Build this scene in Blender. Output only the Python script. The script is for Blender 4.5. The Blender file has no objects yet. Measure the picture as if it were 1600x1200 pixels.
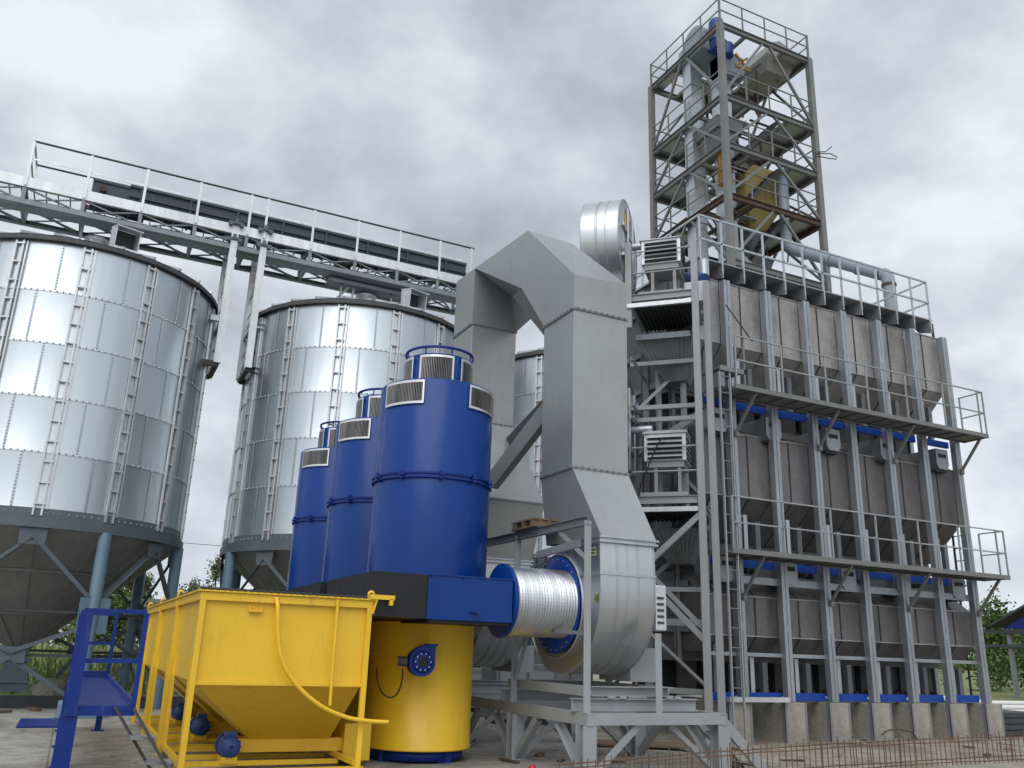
import bpy, math, random
from mathutils import Vector, Matrix
random.seed(7)
R = math.radians
SC = bpy.context.scene
COL = SC.collection
PI = math.pi

# ------------------------------------------------------------------ mesh builder
class MB:
    def __init__(s): s.v = []; s.f = []; s.sm = []; s.mi = []; s.cuts = []; s.depth = 0
    def add(s, vs, fs, smooth=False, mi=0):
        o = len(s.v); s.v += [tuple(p) for p in vs]
        for f in fs:
            s.f.append([i + o for i in f]); s.sm.append(smooth); s.mi.append(mi)
        return s
    def box(s, x0, y0, z0, x1, y1, z1, mi=0):
        x0, x1 = min(x0, x1), max(x0, x1); y0, y1 = min(y0, y1), max(y0, y1); z0, z1 = min(z0, z1), max(z0, z1)
        return s.add([(x0,y0,z0),(x1,y0,z0),(x1,y1,z0),(x0,y1,z0),(x0,y0,z1),(x1,y0,z1),(x1,y1,z1),(x0,y1,z1)],
              [(3,2,1,0),(4,5,6,7),(0,1,5,4),(1,2,6,5),(2,3,7,6),(3,0,4,7)], False, mi)
    def frame(s, p, q, up=None):
        p = Vector(p); q = Vector(q); d = (q - p).normalized()
        u = Vector(up) if up else (Vector((0,0,1)) if abs(d.z) < .95 else Vector((0,1,0)))
        a = d.cross(u).normalized(); b = a.cross(d).normalized()
        return p, q, a, b
    def bar(s, p, q, w, h=None, up=None, mi=0, off=(0,0)):
        h = h or w; p, q, a, b = s.frame(p, q, up); o = a*off[0] + b*off[1]
        vs = [c + o + a*(w/2*i) + b*(h/2*j) for c in (p, q) for i, j in ((-1,-1),(1,-1),(1,1),(-1,1))]
        return s.add(vs, [(3,2,1,0),(4,5,6,7),(0,1,5,4),(1,2,6,5),(2,3,7,6),(3,0,4,7)], False, mi)
    def chan(s, p, q, w, h, t=.012, side=1, up=None, mi=0):   # C section: web on one side, two flanges
        s.bar(p, q, t, h, up, mi, (-side*(w/2 - t/2), 0))
        s.bar(p, q, w - t, t, up, mi, (side*t/2, h/2 - t/2))
        return s.bar(p, q, w - t, t, up, mi, (side*t/2, -h/2 + t/2))
    def angle(s, p, q, w, t=.01, up=None, sx=1, sy=1, mi=0):
        s.bar(p, q, w, t, up, mi, (0, -sy*(w/2 - t/2)))
        return s.bar(p, q, t, w - t, up, mi, (-sx*(w/2 - t/2), sy*t/2))
    def ibeam(s, p, q, w, h, t=.014, up=None, mi=0):
        s.bar(p, q, w, t, up, mi, (0, h/2 - t/2)); s.bar(p, q, w, t, up, mi, (0, -h/2 + t/2))
        return s.bar(p, q, t, h - 2*t, up, mi)
    def tube(s, p, q, r, n=8, r2=None, cap=True, mi=0):
        p, q, a, b = s.frame(p, q); r2 = r if r2 is None else r2
        vs = [c + a*(rr*math.cos(2*PI*i/n)) + b*(rr*math.sin(2*PI*i/n)) for c, rr in ((p, r), (q, r2)) for i in range(n)]
        s.add(vs, [(i, (i+1) % n, n + (i+1) % n, n + i) for i in range(n)], True, mi)
        if cap: s.add(vs, [tuple(range(n-1,-1,-1)), tuple(range(n, 2*n))], False, mi)
        return s
    def poly(s, pts, r, n=8, mi=0):       # swept tube through points
        pts = [Vector(p) for p in pts]; vs = []; prev = None
        if 3 < len(pts) < 12:                # Catmull-Rom so that hand-placed pipes bend smoothly
            q = [pts[0]*2 - pts[1]] + pts + [pts[-1]*2 - pts[-2]]; o = []
            for i in range(1, len(q)-2):
                for k in range(4):
                    u = k/4; o.append(.5*((2*q[i]) + (q[i+1]-q[i-1])*u + (2*q[i-1]-5*q[i]+4*q[i+1]-q[i+2])*u*u + (3*q[i]-q[i-1]-3*q[i+1]+q[i+2])*u**3))
            pts = o + [pts[-1]]
        for i, p in enumerate(pts):
            d = (pts[min(i+1, len(pts)-1)] - pts[max(i-1, 0)]).normalized()
            if prev is None:
                u = Vector((0,0,1)) if abs(d.z) < .9 else Vector((0,1,0)); a = d.cross(u).normalized()
            else: a = (prev - d*prev.dot(d)).normalized()
            prev = a; b = a.cross(d)
            vs += [p + a*(r*math.cos(2*PI*k/n)) + b*(r*math.sin(2*PI*k/n)) for k in range(n)]
        m = len(pts)
        s.add(vs, [(j*n+k, j*n+(k+1) % n, (j+1)*n+(k+1) % n, (j+1)*n+k) for j in range(m-1) for k in range(n)], True, mi)
        return s.add(vs, [tuple(range(n-1,-1,-1)), tuple(range((m-1)*n, m*n))], False, mi)
    def lathe(s, prof, c=(0,0,0), n=48, axis='z', a0=0, a1=2*PI, smooth=True, mi=0):
        full = abs(a1 - a0 - 2*PI) < 1e-6; k = n if full else n + 1; vs = []
        ax = axis if not isinstance(axis, str) else {'z':(0,0,1),'x':(1,0,0),'y':(0,1,0)}[axis]
        ax = Vector(ax).normalized()
        if axis == 'z': e1, e2 = Vector((1,0,0)), Vector((0,1,0))
        else:
            e1 = ax.cross(Vector((0,0,1))).normalized(); e2 = e1.cross(ax).normalized()
        c = Vector(c)
        for r, h in prof:
            for i in range(k):
                t = a0 + (a1-a0)*i/n
                vs.append(c + ax*h + e1*(r*math.cos(t)) + e2*(r*math.sin(t)))
        fs = []
        for j in range(len(prof)-1):
            for i in range(n):
                i2 = (i+1) % k
                fs.append((j*k+i, j*k+i2, (j+1)*k+i2, (j+1)*k+i))
        return s.add(vs, fs, smooth, mi)
    def prism(s, pts, d, mi=0, smooth=False):       # 3D polygon extruded by vector d
        pts = [Vector(p) for p in pts]; d = Vector(d); n = len(pts)
        vs = pts + [p + d for p in pts]
        s.add(vs, [tuple(range(n-1,-1,-1)), tuple(range(n, 2*n))], False, mi)
        return s.add(vs, [(i, (i+1) % n, n+(i+1) % n, n+i) for i in range(n)], smooth, mi)
    def quad(s, pts, t=.006, mi=0):                 # plate with a thickness along its normal
        P = [Vector(p) for p in pts]; nn = (P[1]-P[0]).cross(P[-1]-P[0]).normalized()
        return s.prism(P, nn*t, mi)
    def build(s, name, mat, parent=None, bev=0):
        import bmesh
        me = bpy.data.meshes.new(name); o = bpy.data.objects.new(name, me); COL.objects.link(o)
        org = Vector((0,0,0))
        if parent is not None:
            o.parent = parent; org = Vector(parent['_o']) if '_o' in parent else ORG[parent.name]
        me.from_pydata([tuple(Vector(v) - org) for v in s.v], [], s.f)
        me.polygons.foreach_set('use_smooth', s.sm); me.polygons.foreach_set('material_index', s.mi)
        bm = bmesh.new(); bm.from_mesh(me); bmesh.ops.recalc_face_normals(bm, faces=bm.faces); bm.to_mesh(me); bm.free()
        for m in (mat if isinstance(mat, (list, tuple)) else [mat]): me.materials.append(m)
        ORG[o.name] = org
        if bev:
            b = o.modifiers.new('bevel', 'BEVEL'); b.width = bev; b.segments = 2; b.limit_method = 'ANGLE'; b.angle_limit = R(40)
        return o
def _piece(fn):
    def g(s, *a, **k):
        if s.depth == 0: s.cuts.append((len(s.v), len(s.f)))
        s.depth += 1
        try: return fn(s, *a, **k)
        finally: s.depth -= 1
    return g
for _n in ('box', 'bar', 'chan', 'angle', 'ibeam', 'tube', 'poly', 'lathe', 'prism', 'quad'): setattr(MB, _n, _piece(getattr(MB, _n)))
def _build_split(s, name, mat, parent=None, bev=0):     # every bar, tube or box of the builder becomes a part of its own
    ends = s.cuts[1:] + [(len(s.v), len(s.f))]; out = []
    for (v0, f0), (v1, f1) in zip(s.cuts, ends):
        m = MB(); m.v = s.v[v0:v1]; m.f = [[i - v0 for i in f] for f in s.f[f0:f1]]; m.sm = s.sm[f0:f1]; m.mi = s.mi[f0:f1]; out.append(m.build(name, mat, parent, bev))
    return out
MB.build_split = _build_split
ORG = {}
def tag(o, label=None, cat=None, group=None, kind=None):
    if label: o['label'] = label
    if cat: o['category'] = cat
    if group: o['group'] = group
    if kind: o['kind'] = kind
    return o
def thing(name, label, cat, loc=(0,0,0), group=None):
    o = bpy.data.objects.new(name, None); COL.objects.link(o); o.location = loc; o.empty_display_size = .3
    ORG[o.name] = Vector(loc); return tag(o, label, cat, group)
def copy_tree(o, delta=None, label=None, parent=None):
    c = o.copy(); COL.objects.link(c)
    if parent is not None: c.parent = parent
    if delta is not None: c.location = Vector(o.location) + Vector(delta)
    if label: c['label'] = label
    for ch in list(o.children): copy_tree(ch, None, None, c)
    return c

# ------------------------------------------------------------------ materials
def nodes(name):
    m = bpy.data.materials.new(name); m.use_nodes = True; nt = m.node_tree
    return m, nt, nt.nodes['Principled BSDF']
def N(nt, t, **kw):
    n = nt.nodes.new(t)
    for k, v in kw.items():
        if k.startswith('i_'): n.inputs[k[2:].replace('_', ' ')].default_value = v
        else: setattr(n, k, v)
    return n
def L(nt, a, b): nt.links.new(a, b)
def noise(nt, scale, detail=4, rough=.55, vec=None, stretch=None):
    n = N(nt, 'ShaderNodeTexNoise'); n.inputs['Scale'].default_value = scale; n.inputs['Detail'].default_value = detail
    n.inputs['Roughness'].default_value = rough
    if vec is None:
        tc = N(nt, 'ShaderNodeTexCoord'); vec = tc.outputs['Object']
    if stretch:
        mp = N(nt, 'ShaderNodeMapping'); mp.inputs['Scale'].default_value = stretch; L(nt, vec, mp.inputs['Vector']); vec = mp.outputs['Vector']
    L(nt, vec, n.inputs['Vector']); return n
def ramp(nt, fac, stops):
    r = N(nt, 'ShaderNodeValToRGB'); el = r.color_ramp.elements
    while len(el) < len(stops): el.new(.5)
    for e, (p, c) in zip(el, stops):
        e.position = p; e.color = (*c, 1) if len(c) == 3 else c
    L(nt, fac, r.inputs['Fac']); return r
def mix(nt, fac, a, b, mode='MIX'):
    m = N(nt, 'ShaderNodeMix', data_type='RGBA', blend_type=mode)
    if hasattr(fac, 'links'): L(nt, fac, m.inputs[0])
    else: m.inputs[0].default_value = fac
    for k, x in ((6, a), (7, b)):
        if hasattr(x, 'links'): L(nt, x, m.inputs[k])
        else: m.inputs[k].default_value = (*x, 1)
    return m.outputs[2]
def bump(nt, bs, h, strength=.2, dist=.02):
    b = N(nt, 'ShaderNodeBump'); b.inputs['Strength'].default_value = strength; b.inputs['Distance'].default_value = dist
    L(nt, h, b.inputs['Height']); L(nt, b.outputs[0], bs.inputs['Normal'])
def var(c, k): return tuple(max(0, min(1, x*k)) for x in c)
def painted(name, col, rough=.35, vary=.1, dirt=(.18,.16,.13), dirt_amt=.25, metal=0, scale=1.3, coat=0):
    m, nt, bs = nodes(name)
    n1 = noise(nt, scale, 5, .6); n2 = noise(nt, 9, 5, .65, None, (1,1,.18))
    base = ramp(nt, n1.outputs['Fac'], [(.3, var(col, 1-vary)), (.7, var(col, 1+vary))])
    dm = ramp(nt, n2.outputs['Fac'], [(.56, (0,0,0)), (.82, (dirt_amt,)*3)])
    c = mix(nt, dm.outputs['Color'], base.outputs['Color'], dirt); L(nt, c, bs.inputs['Base Color'])
    if name.startswith('blue'): bs.inputs['Specular IOR Level'].default_value = .3
    rr = ramp(nt, n2.outputs['Fac'], [(.3, (rough*.85,)*3), (.8, (min(1, rough*1.35),)*3)]); L(nt, rr.outputs['Color'], bs.inputs['Roughness'])
    bs.inputs['Metallic'].default_value = metal
    if coat: bs.inputs['Coat Weight'].default_value = coat; bs.inputs['Coat Roughness'].default_value = .12
    n3 = noise(nt, 1.3, 2, .5); bump(nt, bs, n3.outputs['Fac'], .09, .03)
    return m
def galv(name, col=(.52,.55,.58), rough=.42, metal=.75, streak=.14, wave=.15, spangle=True, wscale=.9):
    m, nt, bs = nodes(name)
    tc = N(nt, 'ShaderNodeTexCoord'); v = N(nt, 'ShaderNodeTexVoronoi'); v.inputs['Scale'].default_value = 26; L(nt, tc.outputs['Object'], v.inputs['Vector'])
    st = noise(nt, 5, 5, .6, tc.outputs['Object'], (1,1,.12)); lo = noise(nt, .7, 3, .5, tc.outputs['Object'])
    c1 = ramp(nt, st.outputs['Fac'], [(.25, var(col, 1-streak)), (.75, var(col, 1+streak))])
    c2 = ramp(nt, lo.outputs['Fac'], [(.3, (.86,.86,.86)), (.7, (1.06,1.06,1.06))])
    c = mix(nt, 1, c1.outputs['Color'], c2.outputs['Color'], 'MULTIPLY')
    if spangle:
        g = ramp(nt, v.outputs['Color'], [(.1, (.93,.93,.93)), (.9, (1.05,1.05,1.05))]); c = mix(nt, 1, c, g.outputs['Color'], 'MULTIPLY')
    L(nt, c, bs.inputs['Base Color']); bs.inputs['Metallic'].default_value = metal
    rr = ramp(nt, lo.outputs['Fac'], [(.3, (rough*.85,)*3), (.7, (rough*1.2,)*3)]); L(nt, rr.outputs['Color'], bs.inputs['Roughness'])
    if wave:
        w = noise(nt, wscale, 2, .5, tc.outputs['Object'], (1,1,.35)); bump(nt, bs, w.outputs['Fac'], wave, .12)
    return m
M = {}
M['galv'] = galv('galvanised_steel')
M['galv_light'] = galv('bright_galvanised', (.66,.68,.70), .45, .6)
M['galv_duct'] = galv('duct_sheet', (.60,.62,.64), .36, .9, .05, .10, False)
M['galv_dull'] = galv('dull_galvanised', (.22,.24,.26), .5, .6)
M['dryer_post'] = galv('galvanised_post', (.37,.40,.425), .46, .65, .16)
def silo_sheet():
    m, nt, bs = nodes('silo_sheet')
    tc = N(nt, 'ShaderNodeTexCoord'); sp = N(nt, 'ShaderNodeSeparateXYZ'); L(nt, tc.outputs['Object'], sp.inputs[0])
    at = N(nt, 'ShaderNodeMath', operation='ARCTAN2'); L(nt, sp.outputs['Y'], at.inputs[0]); L(nt, sp.outputs['X'], at.inputs[1])
    a = N(nt, 'ShaderNodeMath', operation='MULTIPLY_ADD'); L(nt, at.outputs[0], a.inputs[0]); a.inputs[1].default_value = 14/(2*PI); a.inputs[2].default_value = 20
    z = N(nt, 'ShaderNodeMath', operation='MULTIPLY_ADD'); L(nt, sp.outputs['Z'], z.inputs[0]); z.inputs[1].default_value = 1/1.33; z.inputs[2].default_value = -4.35/1.33
    zf = N(nt, 'ShaderNodeMath', operation='FLOOR'); L(nt, z.outputs[0], zf.inputs[0])
    h = N(nt, 'ShaderNodeMath', operation='MULTIPLY_ADD'); L(nt, zf.outputs[0], h.inputs[0]); h.inputs[1].default_value = .5; L(nt, a.outputs[0], h.inputs[2])
    af = N(nt, 'ShaderNodeMath', operation='FLOOR'); L(nt, h.outputs[0], af.inputs[0])
    cb = N(nt, 'ShaderNodeCombineXYZ'); L(nt, af.outputs[0], cb.inputs[0]); L(nt, zf.outputs[0], cb.inputs[1])
    wn = N(nt, 'ShaderNodeTexWhiteNoise', noise_dimensions='3D'); L(nt, cb.outputs[0], wn.inputs['Vector'])
    lo = noise(nt, .75, 3, .5, tc.outputs['Object'], (1,1,.18)); fi = noise(nt, 14, 3, .6, tc.outputs['Object'], (.25,.25,4))
    c1 = ramp(nt, wn.outputs['Value'], [(0, (.51,.56,.595)), (1, (.515,.565,.60))])
    c2 = ramp(nt, fi.outputs['Fac'], [(.3, (.95,.95,.95)), (.7, (1.03,1.03,1.03))])
    c = mix(nt, 1, c1.outputs['Color'], c2.outputs['Color'], 'MULTIPLY'); L(nt, c, bs.inputs['Base Color'])
    bs.inputs['Metallic'].default_value = .9
    rr = ramp(nt, wn.outputs['Value'], [(0, (.33,)*3), (1, (.34,)*3)]); L(nt, rr.outputs['Color'], bs.inputs['Roughness'])
    ad = N(nt, 'ShaderNodeMath', operation='MULTIPLY_ADD'); L(nt, wn.outputs['Value'], ad.inputs[0]); ad.inputs[1].default_value = 0; L(nt, lo.outputs['Fac'], ad.inputs[2])
    bump(nt, bs, ad.outputs[0], .28, .14)
    return m
M['silo'] = silo_sheet()
M['silo_steel'] = painted('blue_grey_paint', (.105,.13,.15), .5, .12)
M['silo_leg'] = painted('silo_leg_paint', (.15,.24,.31), .45, .1)
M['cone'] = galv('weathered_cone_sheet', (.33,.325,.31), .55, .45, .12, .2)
M['grey'] = painted('grey_paint', (.30,.315,.325), .48, .07)
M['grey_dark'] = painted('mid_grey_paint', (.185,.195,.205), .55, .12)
M['duct'] = painted('grey_duct_paint', (.335,.345,.348), .34, .09, (.22,.22,.22), .4, .45, .55)
M['soffit'] = painted('dark_underside', (.075,.078,.082), .6, .1)  # soffit plate colour, much darker than the duct sheets beside it
M['blue'] = painted('blue_gloss_paint', (.001,.038,.212), .27, .12, (.004,.05,.17), .35, 0, .45, .0)
M['blue_dark'] = painted('blue_steel_paint', (.004,.026,.19), .4, .15, (.12,.12,.14), .3)
M['blue_beam'] = painted('blue_beam_paint', (.008,.055,.32), .4, .1)
M['black'] = painted('black_paint', (.006,.006,.007), .5, .2, (.02,.02,.02), .3)
M['yellow'] = painted('yellow_paint', (.80,.50,.025), .36, .08, (.34,.22,.06), .5, 0, .8)
M['yellow_dull'] = painted('dull_yellow_paint', (.30,.235,.07), .5, .12, (.2,.15,.08), .4)
M['motor'] = painted('motor_blue_paint', (.02,.06,.22), .4, .15)
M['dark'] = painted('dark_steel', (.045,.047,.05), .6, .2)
M['rust'] = painted('rusty_steel', (.085,.052,.038), .85, .4, (.05,.025,.02), .6)
M['rebar'] = painted('rusted_bar', (.15,.085,.055), .85, .3, (.07,.03,.02), .6)
M['tower'] = painted('weathered_grey_paint', (.165,.17,.168), .55, .15, (.1,.08,.06), .45)
M['conveyor'] = painted('conveyor_blue_grey', (.045,.058,.073), .5, .12)
M['pipe'] = painted('spout_grey', (.24,.29,.34), .45, .1)
M['wood'] = painted('pallet_wood', (.16,.11,.07), .85, .25, (.08,.06,.05), .5)
M['white'] = painted('white_paint', (.72,.72,.70), .6, .05)
M['sticker'] = painted('pale_green_sticker', (.45,.55,.42), .6, .05)
M['orange'] = painted('orange_paint', (.30,.15,.03), .5, .15)
M['red'] = painted('red_paint', (.5,.03,.03), .5, .1)
def dryer_panel(name, col):
    m, nt, bs = nodes(name)
    a = noise(nt, 2.2, 6, .65, None, (1,1,.35)); b = noise(nt, 10, 5, .7); 
    c1 = ramp(nt, a.outputs['Fac'], [(.28, var(col,.62)), (.5, col), (.75, var(col,1.25))])
    c2 = ramp(nt, b.outputs['Fac'], [(.35, (.82,.80,.78)), (.7, (1.06,1.05,1.04))])
    oi = N(nt, 'ShaderNodeObjectInfo'); vr = ramp(nt, oi.outputs['Random'], [(0, (.84,.83,.82)), (1, (1.12,1.12,1.13))])
    sh = N(nt, 'ShaderNodeMath', operation='MULTIPLY'); L(nt, oi.outputs['Random'], sh.inputs[0]); sh.inputs[1].default_value = 40
    for nz in (a, b):
        nz.noise_dimensions = '4D'; L(nt, sh.outputs[0], nz.inputs['W'])
    cc = mix(nt, 1, c1.outputs['Color'], c2.outputs['Color'], 'MULTIPLY')
    L(nt, mix(nt, 1, cc, vr.outputs['Color'], 'MULTIPLY'), bs.inputs['Base Color'])
    bs.inputs['Metallic'].default_value = .35
    rr = ramp(nt, b.outputs['Fac'], [(.3, (.42,)*3), (.7, (.6,)*3)]); L(nt, rr.outputs['Color'], bs.inputs['Roughness'])
    w = noise(nt, 1.1, 2, .5); bump(nt, bs, w.outputs['Fac'], .25, .06)
    return m
M['panel_light'] = dryer_panel('pale_stainless_panel', (.385,.378,.376))
M['panel_dark'] = dryer_panel('brown_steel_panel', (.175,.168,.172))
def concrete(name, c, dark=.6, scale=1.5, holes=True):
    m, nt, bs = nodes(name)
    a = noise(nt, scale, 6, .62); b = noise(nt, 14, 6, .7)
    c1 = ramp(nt, a.outputs['Fac'], [(.25, var(c, dark)), (.55, c), (.8, var(c, 1.2))])
    c2 = ramp(nt, b.outputs['Fac'], [(.3, (.75,.75,.75)), (.6, (1,1,1))])
    L(nt, mix(nt, 1, c1.outputs['Color'], c2.outputs['Color'], 'MULTIPLY'), bs.inputs['Base Color'])
    bs.inputs['Roughness'].default_value = .9; bump(nt, bs, b.outputs['Fac'], .35, .02); return m
M['concrete'] = concrete('cast_concrete', (.36,.34,.29))
M['wall'] = concrete('grey_plinth', (.10,.105,.115), .8)
def ground_mat():
    m, nt, bs = nodes('yard_ground')
    tc = N(nt, 'ShaderNodeTexCoord'); o = tc.outputs['Object']
    sp = N(nt, 'ShaderNodeSeparateXYZ'); L(nt, o, sp.inputs[0])
    a = noise(nt, .35, 6, .6, o); b = noise(nt, 2.3, 7, .65, o); c = noise(nt, 22, 5, .7, o)
    conc = ramp(nt, b.outputs['Fac'], [(.3, (.21,.20,.185)), (.5, (.345,.335,.31)), (.72, (.44,.425,.40))])
    sand = ramp(nt, b.outputs['Fac'], [(.28, (.20,.165,.13)), (.5, (.335,.295,.24)), (.75, (.43,.385,.325))])
    ms = N(nt, 'ShaderNodeMath', operation='MULTIPLY_ADD'); L(nt, sp.outputs['X'], ms.inputs[0]); ms.inputs[1].default_value = .3; ms.inputs[2].default_value = -2.9
    ad = N(nt, 'ShaderNodeMath', operation='ADD'); L(nt, ms.outputs[0], ad.inputs[0]); L(nt, a.outputs['Fac'], ad.inputs[1]); ad.use_clamp = True
    col = mix(nt, ad.outputs[0], conc.outputs['Color'], sand.outputs['Color'])
    stain = ramp(nt, a.outputs['Fac'], [(.5, (1,1,1)), (.62, (.66,.63,.6))])
    col = mix(nt, 1, col, stain.outputs['Color'], 'MULTIPLY')
    bt = N(nt, 'ShaderNodeTexBrick'); bt.offset = 0; bt.inputs['Scale'].default_value = 1; bt.inputs['Brick Width'].default_value = 3.2; bt.inputs['Row Height'].default_value = 2.6; bt.inputs['Mortar Size'].default_value = .014
    for k_, v_ in (('Color1', .92), ('Color2', 1.06), ('Mortar', .55)): bt.inputs[k_].default_value = (v_, v_, v_, 1)
    L(nt, o, bt.inputs['Vector']); inv = N(nt, 'ShaderNodeMath', operation='SUBTRACT'); inv.inputs[0].default_value = 1; L(nt, ad.outputs[0], inv.inputs[1])
    jm = mix(nt, inv.outputs[0], (1,1,1), bt.outputs['Color']); col = mix(nt, 1, col, jm, 'MULTIPLY')
    d_ = noise(nt, 5.5, 3, .5, o, (1,.55,1)); dk = ramp(nt, d_.outputs['Fac'], [(.64, (1,1,1)), (.70, (.45,.42,.4))]); col = mix(nt, 1, col, dk.outputs['Color'], 'MULTIPLY')
    g = ramp(nt, c.outputs['Fac'], [(.3, (.78,.78,.78)), (.65, (1.06,1.06,1.06))]); col = mix(nt, 1, col, g.outputs['Color'], 'MULTIPLY')
    L(nt, col, bs.inputs['Base Color']); bs.inputs['Roughness'].default_value = .92
    s = N(nt, 'ShaderNodeMath', operation='ADD'); L(nt, b.outputs['Fac'], s.inputs[0]); L(nt, c.outputs['Fac'], s.inputs[1]); bump(nt, bs, s.outputs[0], .4, .03)
    return m
M['ground'] = ground_mat()
def foliage(name, c):
    m, nt, bs = nodes(name)
    oi = noise(nt, 1.2, 4, .6); b = noise(nt, 9, 3, .6)
    c1 = ramp(nt, oi.outputs['Fac'], [(.3, var(c, .6)), (.7, var(c, 1.4))]); c2 = ramp(nt, b.outputs['Fac'], [(.3, (.75,.8,.7)), (.7, (1.2,1.15,1.1))])
    L(nt, mix(nt, 1, c1.outputs['Color'], c2.outputs['Color'], 'MULTIPLY'), bs.inputs['Base Color']); bs.inputs['Roughness'].default_value = .7
    return m
M['leaf'] = foliage('leaf_green', (.07,.125,.028)); M['poplar'] = foliage('poplar_leaf', (.10,.115,.055)); M['bark'] = painted('bark', (.10,.085,.065), .9, .3)
M['weed'] = foliage('weed_green', (.27,.33,.14)); M['field'] = foliage('field_grass', (.16,.17,.06))
def mesh_screen():      # fine vertical slats in the furnace windows
    m, nt, bs = nodes('screen_mesh')
    b = noise(nt, 6, 3, .6, None, (1,1,.2)); c = ramp(nt, b.outputs['Fac'], [(.3, (.16,.16,.155)), (.7, (.42,.41,.40))])
    L(nt, c.outputs['Color'], bs.inputs['Base Color']); bs.inputs['Metallic'].default_value = .7; bs.inputs['Roughness'].default_value = .35
    return m
M['screen'] = mesh_screen()
M['chrome'] = galv('window_trim', (.75,.75,.74), .3, .8, .05, 0, False)

# ------------------------------------------------------------------ setting
b = MB()
gx = [-400,-100,-30,-10,0,4,8,9,10,11,12,13,14,18,23,24,25,26,30,60,150,500]; gy = [-200,-20,0,6,8,9,10,11,12,13,14,16,18,20,22,23.3,23.34,27.6,27.64,30,60,120,300,700]
def gz(x, y):
    e = lambda u: max(0, min(1, u))**2*(3-2*max(0, min(1, u)))
    if 23.33 < y < 27.62 and x < 9.5: return -1.1
    return -.14*e((x-9)/4)*e((26-x)/2)*e((y-8)/3)*e((24-y)/4)
b.add([(x, y, gz(x, y)) for y in gy for x in gx], [(j*len(gx)+i, j*len(gx)+i+1, (j+1)*len(gx)+i+1, (j+1)*len(gx)+i) for j in range(len(gy)-1) for i in range(len(gx)-1)], True)
g = b.build('ground', M['ground']); tag(g, kind='structure')
b = MB(); b.add([(-300,29,.02),(8,29,.02),(8,75,.02),(44,75,.02),(34,26,.02),(320,26,.02),(320,480,.02),(-300,480,.02)], [(0,1,2,3,4,5,6)]); tag(b.build('field', M['field']), kind='structure')
# raised grassy bank behind the silos
b = MB(); nx, ny = 40, 10; vs = []
for j in range(ny+1):
    for i in range(nx+1):
        x = -22 + 40*i/nx; y = 27.7 + 14*j/ny
        z = .04 + 1.0*math.sin(min(1, j/ny*1.6)*PI/2)*(.75 + .25*math.sin(x*.7) + .1*math.sin(x*2.3 + y)) * (1 if x < 10 else max(0, 1 - (x-10)/8))
        vs.append((x, y, z if j else .03))
b.add(vs, [(j*(nx+1)+i, j*(nx+1)+i+1, (j+1)*(nx+1)+i+1, (j+1)*(nx+1)+i) for j in range(ny) for i in range(nx)], True)
tag(b.build('terrain', M['weed']), kind='structure')
b = MB(); rr = random.Random(3)
for k in range(9000):
    x = rr.uniform(-16, 9); y = rr.uniform(27.8, 39); t = (y-27.7)/14; z = 1.0*math.sin(min(1, t*1.6)*PI/2)*.72
    if rr.random() < .5: x = round(x/1.4)*1.4 + rr.gauss(0, .35)
    hgt = rr.uniform(.25, .75); a = rr.uniform(0, PI); w = rr.uniform(.02, .05); lx, ly = rr.gauss(0,.2), rr.gauss(0,.2)
    ca, sa = math.cos(a)*w, math.sin(a)*w
    b.add([(x-ca,y-sa,z-.05),(x+ca,y+sa,z-.05),(x+lx*.5+ca*.8,y+ly*.5+sa*.8,z+hgt*.6),(x+lx,y+ly,z+hgt)], [(0,1,2,3)])
tag(b.build('tall_weeds', M['weed']), 'tall pale green weeds growing on the bank behind the silos', 'weeds', kind='stuff')

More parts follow.
